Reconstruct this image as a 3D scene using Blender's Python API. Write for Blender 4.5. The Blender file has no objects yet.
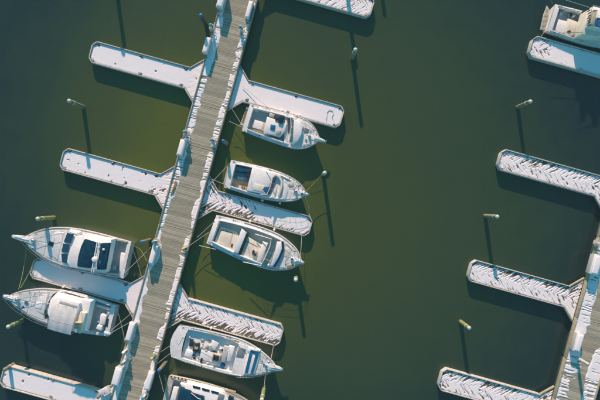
import bpy, bmesh, math, random
import numpy as np
from mathutils import Vector, Matrix
R = math.radians
random.seed(7)
rng = np.random.default_rng(7)
SC = bpy.context.scene

# ------------------------------------------------------------------ camera
CAM_H = 46.0                       # a drone looking straight down
PX = 0.1                           # metres per photograph pixel on the water
cam_d = bpy.data.cameras.new('camera')
cam = bpy.data.objects.new('camera', cam_d)
SC.collection.objects.link(cam)
cam.location = (0, 0, CAM_H)
cam_d.sensor_fit = 'HORIZONTAL'
cam_d.angle = 2 * math.atan(30.0 / CAM_H)
cam_d.clip_end = 2000
SC.camera = cam
# ------------------------------------------------------------------ sky and sun
SUN_EL = R(21.0)
SUN_DIR = Vector((-0.135, 0.99, 0)).normalized()          # towards the sun, on the ground
world = bpy.data.worlds.new('World'); SC.world = world
world.use_nodes = True
nt = world.node_tree
bg = nt.nodes['Background']
sky = nt.nodes.new('ShaderNodeTexSky')
sky.sky_type = 'NISHITA'; sky.sun_disc = False
sky.sun_elevation = SUN_EL
sky.sun_rotation = math.atan2(SUN_DIR.x, SUN_DIR.y)
sky.air_density = 1.0; sky.dust_density = 0.3; sky.ozone_density = 0.6
tint = nt.nodes.new('ShaderNodeMix'); tint.data_type = 'RGBA'; tint.blend_type = 'MULTIPLY'
tint.inputs['Factor'].default_value = 1.0; tint.inputs['B'].default_value = (.25, .88, .90, 1)   # a deep cyan-blue winter sky
nt.links.new(sky.outputs[0], tint.inputs['A']); nt.links.new(tint.outputs['Result'], bg.inputs['Color'])
bg.inputs['Strength'].default_value = 0.12
sd = bpy.data.lights.new('sun', 'SUN'); sd.energy = 5.0; sd.angle = R(0.7); sd.color = (1.0, 0.675, 0.53)
sun = bpy.data.objects.new('sun', sd); SC.collection.objects.link(sun)
to_sun = Vector((SUN_DIR.x * math.cos(SUN_EL), SUN_DIR.y * math.cos(SUN_EL), math.sin(SUN_EL)))
sun.rotation_euler = to_sun.to_track_quat('Z', 'Y').to_euler()
sun.location = to_sun * 80
SC.view_settings.view_transform = 'Standard'
SC.view_settings.look = 'None'
SC.view_settings.exposure = 0.46
SC.view_settings.gamma = 1.0

# ------------------------------------------------------------------ helpers
COL = SC.collection

def W(px, py, z=0.0):
    s = PX * (CAM_H - z) / CAM_H
    return Vector(((px - 300) * s, (200 - py) * s, z))

def mat(name, col, rough=0.6, var=0.0, scale=6.0, metal=0.0, bump=0.0, bscale=40.0, island=0.0,
        col2=None, spec=0.5, stretch=None):
    m = bpy.data.materials.new(name); m.use_nodes = True
    n = m.node_tree.nodes; l = m.node_tree.links
    b = n['Principled BSDF']
    b.inputs['Roughness'].default_value = rough
    b.inputs['Metallic'].default_value = metal
    b.inputs['Specular IOR Level'].default_value = spec
    b.inputs['Base Color'].default_value = (*col, 1)
    out = None
    if var or col2:
        tc = n.new('ShaderNodeTexCoord'); mp = n.new('ShaderNodeMapping')
        if stretch: mp.inputs['Scale'].default_value = stretch
        l.new(tc.outputs['Object'], mp.inputs[0])
        t = n.new('ShaderNodeTexNoise'); t.inputs['Scale'].default_value = scale
        t.inputs['Detail'].default_value = 6; t.inputs['Roughness'].default_value = 0.65
        l.new(mp.outputs[0], t.inputs['Vector'])
        rp = n.new('ShaderNodeValToRGB')
        c2 = col2 or tuple(c * (1 - var) for c in col)
        rp.color_ramp.elements[0].color = (*c2, 1); rp.color_ramp.elements[0].position = 0.35
        rp.color_ramp.elements[1].color = (*col, 1); rp.color_ramp.elements[1].position = 0.62
        l.new(t.outputs['Fac'], rp.inputs[0]); out = rp.outputs[0]
    if island:
        g = n.new('ShaderNodeNewGeometry')
        mr = n.new('ShaderNodeMapRange'); mr.inputs[3].default_value = 1 - island; mr.inputs[4].default_value = 1 + island * .6
        l.new(g.outputs['Random Per Island'], mr.inputs[0])
        mx = n.new('ShaderNodeMix'); mx.data_type = 'RGBA'; mx.blend_type = 'MULTIPLY'; mx.inputs['Factor'].default_value = 1
        if out: l.new(out, mx.inputs['A'])
        else: mx.inputs['A'].default_value = (*col, 1)
        l.new(mr.outputs[0], mx.inputs['B']); out = mx.outputs['Result']
    if out: l.new(out, b.inputs['Base Color'])
    if bump:
        tc = n.new('ShaderNodeTexCoord')
        t = n.new('ShaderNodeTexNoise'); t.inputs['Scale'].default_value = bscale; t.inputs['Detail'].default_value = 4
        l.new(tc.outputs['Object'], t.inputs['Vector'])
        bp = n.new('ShaderNodeBump'); bp.inputs['Strength'].default_value = bump; bp.inputs['Distance'].default_value = 0.02
        l.new(t.outputs['Fac'], bp.inputs['Height']); l.new(bp.outputs[0], b.inputs['Normal'])
    return m

M = dict(
    snow=mat('snow', (.90, .86, .86), .8, bump=.12, bscale=7),
    plank=mat('dock_plank', (.45, .42, .31), .85, var=.26, scale=1.7, island=.26, bump=.3, bscale=60, stretch=(1, 6, 1)),
    plankdark=mat('wet_plank', (.19, .165, .105), .8, var=.5, scale=3, island=.35, bump=.3, bscale=60),
    beam=mat('dock_beam', (.36, .34, .27), .85, var=.3, scale=5),
    rail=mat('pale_rail', (.56, .55, .50), .7, var=.25, scale=4),
    beige=mat('bare_timber_rail', (.40, .37, .24), .8, var=.3, scale=5),
    float=mat('dock_float', (.045, .05, .05), .8),
    gel=mat('white_gelcoat', (.85, .835, .82), .38, var=.18, scale=1.9, stretch=(1, 2.2, 1), bump=.05, bscale=12),
    gelw=mat('bright_gelcoat', (.87, .855, .84), .42, var=.12, scale=2.4),
    cream=mat('cream_gelcoat', (.76, .72, .60), .45, var=.14, scale=1.8),
    tan=mat('tan_nonskid', (.55, .47, .33), .7, var=.2, scale=3),
    dirty=mat('weathered_gelcoat', (.56, .52, .43), .55, var=.3, scale=2.5),
    greyvinyl=mat('grey_sole', (.54, .56, .56), .6, var=.25, scale=3),
    palesole=mat('pale_sole', (.58, .59, .57), .6, var=.15, scale=3),
    paleblue=mat('faded_blue_tarpaulin', (.10, .24, .33), .85, var=.45, scale=3, bump=.6, bscale=5, spec=.2),
    nonskid=mat('nonskid_panel', (.70, .70, .68), .85, var=.10, scale=2.5, bump=.3, bscale=50),
    canvas=mat('navy_canvas', (.0015, .050, .100), .9, spec=.12, var=.5, scale=2.5, bump=.6, bscale=5),
    blue=mat('blue_canvas', (.008, .14, .29), .85, spec=.15, var=.35, scale=3, bump=.5, bscale=6),
    bimini=mat('grey_canvas', (.60, .61, .61), .85, var=.12, scale=2, bump=.5, bscale=4),
    glass=mat('dark_glass', (.012, .02, .03), .06, spec=.8),
    bluglass=mat('blue_tinted_glass', (.01, .05, .10), .08, spec=.8),
    greyglass=mat('smoky_glass', (.20, .24, .25), .12, spec=.8),
    steel=mat('stainless_steel', (.62, .62, .62), .28, metal=1.0),
    black=mat('black_rubber', (.02, .02, .022), .7),
    teak=mat('teak_slat', (.26, .15, .07), .7, var=.35, scale=8, island=.2),
    pile=mat('pile_timber', (.27, .25, .17), .9, var=.5, scale=4, col2=(.13, .14, .08)),
    pilegreen=mat('algae_timber', (.29, .31, .12), .9, var=.5, scale=5, col2=(.14, .17, .04)),
    cap=mat('blue_pile_cap', (.015, .12, .33), .5),
    whitecap=mat('white_pile_cap', (.52, .51, .46), .5),
    plastic=mat('white_plastic', (.74, .73, .72), .45, var=.08, scale=3),
    boxside=mat('grey_plastic', (.46, .47, .48), .5),
    rope=mat('pale_rope', (.52, .50, .42), .9),
    greenrope=mat('green_rope', (.28, .32, .10), .9),
    yellow=mat('yellow_plastic', (.55, .38, .06), .5),
    teal=mat('teal_plastic', (.06, .30, .38), .5),
    orangewood=mat('orange_timber', (.36, .20, .05), .8, var=.4, scale=6),
    orange=mat('orange_cord', (.5, .16, .03), .6),
)

class MB:
    """collects geometry and links it as ONE mesh object"""
    def __init__(s): s.v = []; s.f = []
    def add(s, vs, fs):
        o = len(s.v); s.v += [tuple(v) for v in vs]; s.f += [tuple(i + o for i in f) for f in fs]; return s
    def box(s, c, d, rz=0.0, M4=None):
        x, y, z = (q / 2 for q in d)
        vs = [Vector((a * x, b * y, e * z)) for e in (-1, 1) for a, b in ((-1, -1), (1, -1), (1, 1), (-1, 1))]
        m = Matrix.Translation(c) @ (M4 if M4 else Matrix.Rotation(rz, 4, 'Z'))
        return s.add([m @ v for v in vs], [(3, 2, 1, 0), (4, 5, 6, 7), (0, 1, 5, 4), (1, 2, 6, 5), (2, 3, 7, 6), (3, 0, 4, 7)])
    def prism(s, bot, top):
        n = len(bot)
        a = sum((bot[i][0] * bot[(i + 1) % n][1] - bot[(i + 1) % n][0] * bot[i][1]) for i in range(n))
        if a < 0: bot = bot[::-1]; top = top[::-1]
        return s.add(list(bot) + list(top), [tuple(range(n - 1, -1, -1)), tuple(range(n, 2 * n))] +
                     [(i, (i + 1) % n, n + (i + 1) % n, n + i) for i in range(n)])
    def panel(s, q, th):
        q = [Vector(p) for p in q]
        nrm = (q[1] - q[0]).cross(q[2] - q[0]).normalized()
        if nrm.z < 0: q = q[::-1]; nrm = -nrm
        n = len(q); b = [p - nrm * th for p in q]
        return s.add(b + q, [tuple(range(n - 1, -1, -1)), tuple(range(n, 2 * n))] +
                     [(i, (i + 1) % n, n + (i + 1) % n, n + i) for i in range(n)])
    def tube(s, pts, r, n=6, closed=False):
        pts = [Vector(p) for p in pts]; rings = []; k = len(pts)
        rr = r if isinstance(r, (list, tuple)) else [r] * k
        for i, p in enumerate(pts):
            if closed: d = pts[(i + 1) % k] - pts[i - 1]
            else: d = pts[min(i + 1, k - 1)] - pts[max(i - 1, 0)]
            d.normalize()
            a = d.cross(Vector((0, 0, 1)) if abs(d.z) < .9 else Vector((1, 0, 0))).normalized(); b = d.cross(a)
            rings.append([p + (a * math.cos(6.28318 * j / n) + b * math.sin(6.28318 * j / n)) * rr[i] for j in range(n)])
        vs = [v for g in rings for v in g]; fs = []
        for i in range(k if closed else k - 1):
            A = i * n; B = ((i + 1) % k) * n
            fs += [(A + j, B + j, B + (j + 1) % n, A + (j + 1) % n) for j in range(n)]
        if not closed: fs += [tuple(range(n)), tuple(range((k - 1) * n + n - 1, (k - 1) * n - 1, -1))]
        return s.add(vs, fs)
    def lathe(s, c, prof, n=16):
        vs = []; k = len(prof)
        for r, z in prof: vs += [Vector(c) + Vector((r * math.cos(6.28318 * j / n), r * math.sin(6.28318 * j / n), z)) for j in range(n)]
        fs = [(i * n + j, i * n + (j + 1) % n, (i + 1) * n + (j + 1) % n, (i + 1) * n + j) for i in range(k - 1) for j in range(n)]
        fs += [tuple(range(n - 1, -1, -1)), tuple(range((k - 1) * n, k * n))]
        return s.add(vs, fs)
    def build(s, name, m, parent=None, bevel=0.0, smooth=35, seg=2):
        me = bpy.data.meshes.new(name)
        me.from_pydata(s.v, [], s.f); me.validate()
        if bevel:
            bm = bmesh.new(); bm.from_mesh(me)
            bmesh.ops.recalc_face_normals(bm, faces=bm.faces)
            ed = [e for e in bm.edges if len(e.link_faces) == 2 and e.calc_face_angle(0) > R(28)]
            bmesh.ops.bevel(bm, geom=ed, offset=bevel, segments=seg, affect='EDGES', profile=.5, clamp_overlap=True)
            bm.to_mesh(me); bm.free()
        if smooth:
            me.polygons.foreach_set('use_smooth', [True] * len(me.polygons))
            me.set_sharp_from_angle(angle=R(smooth))
        me.materials.append(m if not isinstance(m, str) else M[m])
        o = bpy.data.objects.new(name, me); COL.objects.link(o)
        if parent: o.parent = parent
        return o

def tag(o, label=None, cat=None, group=None, kind=None):
    if label: o['label'] = label
    if cat: o['category'] = cat
    if group: o['group'] = group
    if kind: o['kind'] = kind
    return o

def empty(name, loc, rz=0.0):
    o = bpy.data.objects.new(name, None); COL.objects.link(o)
    o.location = loc; o.rotation_euler = (0, 0, rz); o.empty_display_size = .3
    return o

def copy_tree(o, parent=None):
    c = o.copy(); COL.objects.link(c)
    if parent: c.parent = parent
    for ch in [x for x in bpy.data.objects if x.parent == o]: copy_tree(ch, c)
    return c

# numpy noise
def _hash(ix, iy, seed):
    h = (ix.astype(np.int64) * 374761393 + iy.astype(np.int64) * 668265263 + seed * 974634533) & 0xffffffff
    h = ((h ^ (h >> 13)) * 1274126177) & 0xffffffff
    return ((h ^ (h >> 16)) & 0xffff) / 65535.0
def vnoise(x, y, seed=0):
    ix = np.floor(x); iy = np.floor(y); fx = x - ix; fy = y - iy
    fx = fx * fx * (3 - 2 * fx); fy = fy * fy * (3 - 2 * fy)
    a = _hash(ix, iy, seed); b = _hash(ix + 1, iy, seed); c = _hash(ix, iy + 1, seed); d = _hash(ix + 1, iy + 1, seed)
    return (a * (1 - fx) + b * fx) * (1 - fy) + (c * (1 - fx) + d * fx) * fy
def fbm(x, y, seed=0, o=4):
    s = 0; a = .5; t = 0
    for i in range(o): s = s + a * vnoise(x * 2 ** i, y * 2 ** i, seed + i * 17); t += a; a *= .5
    return s / t

# ------------------------------------------------------------------ the water
def make_water():
    me = bpy.data.meshes.new('water')
    s = 400.0
    me.from_pydata([(-s, -s, 0), (s, -s, 0), (s, s, 0), (-s, s, 0)], [], [(0, 1, 2, 3)])
    m = bpy.data.materials.new('murky_water'); m.use_nodes = True
    n = m.node_tree.nodes; l = m.node_tree.links; b = n['Principled BSDF']
    b.inputs['Roughness'].default_value = .22; b.inputs['IOR'].default_value = 1.42
    tc = n.new('ShaderNodeTexCoord')
    # lens vignette painted into the colour: darker outwards; yellower along left dock; soft mottling
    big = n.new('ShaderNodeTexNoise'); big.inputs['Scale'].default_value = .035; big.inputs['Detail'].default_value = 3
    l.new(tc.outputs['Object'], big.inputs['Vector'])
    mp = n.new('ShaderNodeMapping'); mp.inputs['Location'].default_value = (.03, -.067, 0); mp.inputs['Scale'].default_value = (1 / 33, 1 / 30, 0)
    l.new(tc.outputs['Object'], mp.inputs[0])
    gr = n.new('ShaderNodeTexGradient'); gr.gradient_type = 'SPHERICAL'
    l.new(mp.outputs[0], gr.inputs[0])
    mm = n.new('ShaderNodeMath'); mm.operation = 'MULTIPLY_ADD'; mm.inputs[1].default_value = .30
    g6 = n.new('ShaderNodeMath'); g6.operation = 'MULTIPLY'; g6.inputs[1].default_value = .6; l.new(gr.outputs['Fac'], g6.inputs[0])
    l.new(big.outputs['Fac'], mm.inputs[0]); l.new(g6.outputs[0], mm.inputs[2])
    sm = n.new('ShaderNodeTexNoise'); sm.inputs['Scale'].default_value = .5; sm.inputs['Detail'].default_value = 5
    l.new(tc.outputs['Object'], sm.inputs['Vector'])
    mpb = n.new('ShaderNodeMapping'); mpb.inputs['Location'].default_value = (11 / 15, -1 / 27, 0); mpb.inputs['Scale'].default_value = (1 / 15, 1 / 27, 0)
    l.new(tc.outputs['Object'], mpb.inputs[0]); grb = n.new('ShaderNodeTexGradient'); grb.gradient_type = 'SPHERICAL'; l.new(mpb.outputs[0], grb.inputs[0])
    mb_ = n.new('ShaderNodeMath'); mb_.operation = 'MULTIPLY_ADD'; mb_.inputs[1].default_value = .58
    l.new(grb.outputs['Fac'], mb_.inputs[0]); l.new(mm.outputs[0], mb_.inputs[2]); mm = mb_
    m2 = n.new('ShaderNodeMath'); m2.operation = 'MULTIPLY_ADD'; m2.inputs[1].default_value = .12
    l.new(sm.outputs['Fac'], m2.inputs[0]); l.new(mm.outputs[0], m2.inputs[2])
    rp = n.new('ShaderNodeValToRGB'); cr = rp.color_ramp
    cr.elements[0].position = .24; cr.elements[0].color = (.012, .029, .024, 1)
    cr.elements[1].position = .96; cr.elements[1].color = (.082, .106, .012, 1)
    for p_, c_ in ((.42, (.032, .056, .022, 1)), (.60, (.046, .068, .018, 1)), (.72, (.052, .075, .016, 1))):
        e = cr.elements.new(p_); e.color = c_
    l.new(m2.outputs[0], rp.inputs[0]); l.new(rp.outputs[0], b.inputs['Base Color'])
    w1 = n.new('ShaderNodeTexNoise'); w1.inputs['Scale'].default_value = 3.0; w1.inputs['Detail'].default_value = 8
    l.new(tc.outputs['Object'], w1.inputs['Vector'])
    bp = n.new('ShaderNodeBump'); bp.inputs['Strength'].default_value = .9; bp.inputs['Distance'].default_value = .02
    l.new(w1.outputs['Fac'], bp.inputs['Height']); l.new(bp.outputs[0], b.inputs['Normal'])
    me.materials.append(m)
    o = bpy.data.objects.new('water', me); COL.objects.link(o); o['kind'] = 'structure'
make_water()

# ------------------------------------------------------------------ dock frame
ANG = R(-15.5)
EU = Vector((math.cos(ANG), math.sin(ANG)))          # out along the fingers, to the right
EV = Vector((math.sin(ANG), -math.cos(ANG)))         # down along the walkways
ROT = ANG
DZ, FZ = 0.90, 0.55                                  # walkway and finger deck heights

def uv(px, py, z):
    w = W(px, py, z); p = Vector((w.x, w.y)); return p.dot(EU), p.dot(EV)
def fr(u, v, z=0.0):
    p = EU * u + EV * v; return Vector((p.x, p.y, z))

class Frame:
    """local frame of a dock thing: x along EU, y against EV (up the picture)"""
    def __init__(s, name, u0, v0):
        s.u0, s.v0 = u0, v0
        s.root = empty(name, fr(u0, v0, 0), ROT)
    def l(s, u, v, z): return Vector((u - s.u0, -(v - s.v0), z))

def snow_sheet(F, u0, u1, v0, v1, z, fn, thick=.032, step=.036, name='snow_cover', seed=0):
    nu = max(2, int((u1 - u0) / step)); nv = max(2, int((v1 - v0) / step))
    U, V = np.meshgrid(np.linspace(u0, u1, nu), np.linspace(v0, v1, nv), indexing='ij')
    m = fn(U, V)
    h = np.clip(m, 0, .35) / .35
    Z = z + .006 + thick * np.sqrt(h) * (.65 + .5 * fbm(U * 1.3, V * 1.3, seed + 5)) + .005 * fbm(U * 6, V * 6, seed + 9)
    X = U - F.u0; Y = -(V - F.v0)
    co = np.stack([X, Y, Z], -1).reshape(-1, 3)
    idx = np.arange(nu * nv).reshape(nu, nv)
    q = np.stack([idx[:-1, :-1], idx[:-1, 1:], idx[1:, 1:], idx[1:, :-1]], -1).reshape(-1, 4)
    mq = m.reshape(-1)[q]
    q = q[mq.max(1) > 0]
    # vertices just outside the snow drop to the deck
    used = np.unique(q); remap = -np.ones(nu * nv, int); remap[used] = np.arange(len(used))
    co = co[used]; out = m.reshape(-1)[used] <= 0; co[out, 2] = z - .004
    q = remap[q]
    me = bpy.data.meshes.new(name)
    me.vertices.add(len(co)); me.vertices.foreach_set('co', co.reshape(-1))
    me.loops.add(q.size); me.loops.foreach_set('vertex_index', q.reshape(-1).astype(np.int32))
    me.polygons.add(len(q)); me.polygons.foreach_set('loop_start', np.arange(0, q.size, 4, dtype=np.int32))
    me.update(calc_edges=True); me.validate()
    me.polygons.foreach_set('use_smooth', np.ones(len(me.polygons), bool))
    me.materials.append(M['snow'])
    o = bpy.data.objects.new(name, me); COL.objects.link(o); o.parent = F.root; o['kind'] = 'stuff'
    return o

# ------------------------------------------------------------------ walkways
def edge_u(pts, z):
    a = [uv(x, y, z)[0] for x, y in pts]; return sum(a) / len(a)

LU0 = edge_u([(218, 9), (195, 95), (175, 168), (158.5, 223.5), (133, 316)], DZ)
LU1 = edge_u([(238, 67.5), (211, 168), (181, 278.5), (167, 327)], DZ)
RU0 = edge_u([(599, 230), (585.8, 278), (576, 321.5), (556, 391)], DZ)
RU1 = RU0 + 3.95

def walkway(u0, u1, v0, v1, label, snowfn_l, snowfn_r, wl, wr, railmat):
    F = Frame('dock_walkway', (u0 + u1) / 2, (v0 + v1) / 2)
    tag(F.root, label, 'dock', 'main dock walkways')
    sec = 4.1; v = v0
    while v < v1 - .1:
        ve = min(v + sec, v1)
        mb = MB(); k = int((ve - v - .03) / .152); pw = (ve - v - .03) / k
        for i in range(k):
            vc = v + .015 + (i + .5) * pw
            mb.box(F.l((u0 + u1) / 2 + random.uniform(-.015, .015), vc, DZ - .025 + random.uniform(-.004, .004)),
                   (u1 - u0 - .28, pw - .016, .05), random.uniform(-.0015, .0015))
        tag(mb.build('deck_section', 'plank', F.root), kind='stuff')
        fl = MB(); fl.box(F.l((u0 + u1) / 2, (v + ve) / 2, .34), (u1 - u0 - .5, ve - v - .25, .9)); fl.build('float', 'float', F.root, bevel=.05)
        for s, uu in ((0, u0 + .07), (1, u1 - .07)):
            b = MB(); b.box(F.l(uu, (v + ve) / 2, DZ - .10), (.14, ve - v - .03, .34)); b.build('edge_beam', railmat, F.root, bevel=.012)
            b = MB(); b.box(F.l(uu + (.06 if s == 0 else -.06) * 0, (v + ve) / 2, DZ + .115), (.10, ve - v - .12, .085))
            for q in range(4): b.box(F.l(uu, v + .3 + q * (ve - v - .6) / 3, DZ + .071), (.09, .22, .012))
            b.build('kerb_rail', railmat, F.root, bevel=.01)
        v = ve
    snow_sheet(F, u0 + .13, u0 + wl + .5, v0, v1, DZ, snowfn_l, seed=1)
    snow_sheet(F, u1 - wr - .5, u1 - .13, v0, v1, DZ, snowfn_r, seed=2)
    return F

def strip_fn(edge, width, side, fullv=None, openness=.5, seed=0):
    def fn(U, V):
        d = (U - edge) * side                        # distance in from the dock edge
        wob = width * (1 + .5 * (fbm(V * .35, U * 0 + 3, seed) - .5)) - .6 * width * np.clip(fbm(V * .55, U * 0 + 5, seed + 19) - .52, 0, 1) * 3 + .26 * (fbm(V * 2.4, U * .6, seed + 2) - .5)
        m = (wob - d) * 2.2
        str_ = np.cos((V + .02 * np.sin(V * 3.1)) * 2 * np.pi / .152 * .5) ** 2
        gaps = fbm(V * 3.2, U * .9, seed + 3) * .75 + .45 * fbm(V * .5, U * 0, seed + 4)
        mel = (gaps - .62 + openness * .30) * 2.6 + (str_ - .5) * .75 * np.clip(fbm(V * .8, U * 0 + 9, seed + 15) * 3 - 1, 0, 1.3) + (fbm(V * 8.5, U * .8, seed + 6, 3) - .5) * 3.6 + (fbm(V * 9, U * 5, seed + 8) - .5) * .7
        if fullv is not None:
            for a, b, k in fullv: mel = mel + k * np.clip(np.minimum(V - a, b - V) * 2 + .5, 0, 1)
        return np.minimum(m, mel)
    return fn

def vy(y): return uv(183.5 - .277 * (y - 200), y, DZ)[1]
v_top, v_bot = vy(-14), vy(414)
FL = walkway(LU0, LU1, v_top, v_bot, 'long timber dock walkway with boats on both sides, ploughed clear down the middle',
        strip_fn(LU0, .76, 1, [(vy(-14), vy(24), .6), (vy(36), vy(62), .8), (vy(62), vy(80), .25), (vy(125), vy(168), .2), (vy(196), vy(225), .45), (vy(236), vy(415), 1.6)], .50, 11),
        strip_fn(LU1, .60, -1, [(vy(24), vy(60), .15), (vy(165), vy(340), .22), (vy(345), vy(415), .6)], .56, 23), .84, .72, 'beam')
def vyr(y): return uv(599 - .267 * (y - 230), y, DZ)[1]
FR_ = walkway(RU0, RU1, vyr(196), vyr(414), 'timber dock walkway in the lower right corner with striped half melted snow',
        strip_fn(RU0, 1.42, 1, None, .60, 31),
        strip_fn(RU1, 1.32, -1, None, .60, 43), 1.42, 1.32, 'beige')

# ------------------------------------------------------------------ finger docks
def finger(top, bot, outer, side, edge, label, style, seed, beige=False, vis=True):
    """side -1: runs left from the walkway edge, +1: runs right"""
    v0 = uv(*top, FZ)[1]; v1 = uv(*bot, FZ)[1]; uo = uv(*outer, FZ)[0]
    ue = edge + side * .02
    L = abs(uo - ue); Wd = v1 - v0
    F = Frame('finger_dock', ue, (v0 + v1) / 2)
    tag(F.root, label, 'dock', 'finger docks')
    def X(a): return uo - side * a                   # a metres in from the outer end
    vm = (v0 + v1) / 2; h = Wd / 2; ch = .42
    # herringbone planks, clipped to the deck outline
    mb = MB(); pitch = .15
    n = int((L + h) / (pitch * 1.4142)) + 2
    for half in (-1, 1):
        for i in range(n):
            a0 = -h + i * pitch * 1.4142; a1 = a0 + (pitch - .014) * 1.4142
            quad = [(a0, 0), (a1, 0), (a1 + h, h), (a0 + h, h)]       # (distance in, distance from centre line)
            # clip to 0.1<=a<=L-gusset and chamfer
            def clip(poly, f):
                out = []
                for j in range(len(poly)):
                    p, q = poly[j], poly[(j + 1) % len(poly)]; fp, fq = f(p), f(q)
                    if fp >= 0: out.append(p)
                    if (fp >= 0) != (fq >= 0):
                        t = fp / (fp - fq); out.append((p[0] + (q[0] - p[0]) * t, p[1] + (q[1] - p[1]) * t))
                return out
            for f in (lambda p: p[0] - .1, lambda p: L - p[0], lambda p: h - .07 - p[1], lambda p: p[1] - .008,
                      lambda p: p[0] - .1 - (p[1] - (h - .07 - ch)) ):
                quad = clip(quad, f)
                if len(quad) < 3: break
            if len(quad) < 3: continue
            zt = FZ + random.uniform(-.004, .003)
            t3 = [F.l(X(a), vm + half * d, zt) for a, d in quad]
            mb.prism([Vector((p.x, p.y, FZ - .045)) for p in t3], t3)
    tag(mb.build('deck_planks', 'plankdark', F.root, smooth=0), kind='stuff')
    # floats, frame and gussets
    gs = 1.12
    for k in range(3):
        fl = MB(); a = .55 + (L - 1.2) * (k + .5) / 3
        fl.box(F.l(X(a), vm, .12), ((L - 1.2) / 3 - .35, Wd - .34, .72)); fl.build('float', 'float', F.root, bevel=.06)
    for half in (-1, 1):
        ov = vm + half * h
        tri = [(X(L - gs), vm + half * (h + .0)), (X(L), vm + half * (h + gs)), (X(L), vm + half * (h + .0))]
        b = MB(); k = 9
        for j in range(k):                            # gusset boards, laid along the finger
            c0 = gs * j / k + .006; c1 = gs * (j + 1) / k - .006
            poly = [(X(L - gs + c0), ov + half * c0), (X(L), ov + half * c0), (X(L), ov + half * c1), (X(L - gs + c1), ov + half * c1)]
            t3 = [F.l(p[0], p[1], FZ + random.uniform(-.003, .003)) for p in poly]
            b.prism([Vector((p.x, p.y, FZ - .05)) for p in t3], t3)
        tag(b.build('gusset', 'plankdark', F.root, smooth=0), kind='stuff')
        g0 = F.l(X(L - gs - .04), ov + half * .03, FZ - .02); g1 = F.l(X(L), ov + half * (gs + .07), FZ - .02)
        b = MB(); d = g1 - g0; b.box((g0 + g1) / 2, (d.length, .10, .26), math.atan2(d.y, d.x)); b.build('gusset_beam', 'beige' if beige else 'rail', F.root, bevel=.01)
    rm = 'rail'
    def bar(p, q, z, w, hh, name, m):
        d = q - p; b = MB(); b.box(Vector(((p.x + q.x) / 2, (p.y + q.y) / 2, z)), (d.length, w, hh), math.atan2(d.y, d.x))
        return b.build(name, m, F.root, bevel=.012)
    outline = [(L - gs, -h), (ch, -h), (.05, -h + ch), (.05, h - ch), (ch, h), (L - gs, h)]
    for i in range(5):
        a, b_ = outline[i], outline[i + 1]
        p = F.l(X(a[0]), vm + a[1], 0); q = F.l(X(b_[0]), vm + b_[1], 0)
        bar(p, q, FZ - .22, .10, .50, 'edge_beam', 'rail')
        d = (q - p).normalized() * .02
        bar(p + d, q - d, FZ + .088, .09, .11, 'kerb_rail', rm)
    # cleats
    for a, s in ((.55, -1), (.55, 1), (L * .45, -1), (L * .48, 1), (L - gs - .5, -1), (L - gs - .5, 1)):
        c = F.l(X(a), vm + s * (h - .17), FZ + .02)
        b = MB(); b.box(c + Vector((0, 0, .02)), (.17, .08, .04)); b.tube([c + Vector((-.15, 0, .10)), c + Vector((0, 0, .085)), c + Vector((.15, 0, .10))], .022)
        b.box(c + Vector((0, 0, .06)), (.08, .04, .06)); b.build('cleat', 'steel', F.root)
    # snow
    def fn(U, V):
        a = (uo - U) * side; d = (V - vm); ad = np.abs(d)
        inside = np.minimum.reduce([a - .14, h - .09 - ad, a - .14 - (ad - (h - .09 - ch))]) * 3
        gus = np.minimum(L + .02 - a, 9) * 4
        gsh = np.where(a > L - gs, (a - (L - gs)) + h - .09 - ad, -1) * 3
        inside = np.minimum(np.maximum(inside, gsh), gus)
        n1 = fbm(U * .7, V * .9, seed); n2 = fbm(U * 5, V * 5, seed + 3)
        if style['kind'] == 'full':
            m = .55 + (n1 - .5) * .6 + (n2 - .5) * .3
            spots = fbm(U * 2.6 + 40, V * 2.6, seed + 13, 2)
            m = m - np.clip((spots - style.get('spot', .80)) * 14, 0, 1.2)
            for ca, cs in ((.55, -1), (.55, 1), (L * .45, -1), (L * .48, 1), (L - gs - .5, -1), (L - gs - .5, 1)):
                rr_ = np.hypot((a - ca) * .8, d - cs * (h - .17)); m = m - np.clip((.24 - rr_) * 6 + (n2 - .5) * 2, 0, 1.2) * (rr_ < .45)
            near = np.clip((a - (L - gs - style.get('gm', .9))) * 1.4, 0, 1)
            m = m - near * style.get('gmel', .0) * (.35 + 1.7 * np.abs(fbm((a * .5 + d) * 4.5, (a - d) * 1.2, seed + 7) - .5))
        else:
            per = style.get('per', .30)
            ph = (a - ad) / per + .7 * (n1 - .5)
            st = .5 + .5 * np.cos(2 * np.pi * ph)
            brk = fbm((a - ad) * 3.3, ad * 1.1 + np.sign(d) * 7, seed + 11)
            an = fbm((a - ad) * 10.0 + np.sign(d) * 31, (a + ad) * 1.3, seed + 21, 3)
            m = style['cov'] + (st - .5) * style.get('amp', .30) + (an - .5) * 3.4 + (brk - .5) * .7 + (n1 - .5) * .8 + (n2 - .5) * .5
            m = m - style.get('bare', 0) * np.clip((d * style.get('bs', 1) / h - style.get('b0', .1)) * 1.8, 0, 1)
            if 'solid' in style:
                s0, s1 = style['solid']; m = m + 1.1 * np.clip(np.minimum(a - s0, s1 - a) * 2, 0, 1) * np.clip(1.4 - ad / h * .9, 0, 1)
        return np.minimum(inside, m)
    snow_sheet(F, min(uo, ue), max(uo, ue), v0 - gs, v1 + gs, FZ, fn, thick=style.get('th', .024), seed=seed)
    return F

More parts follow.
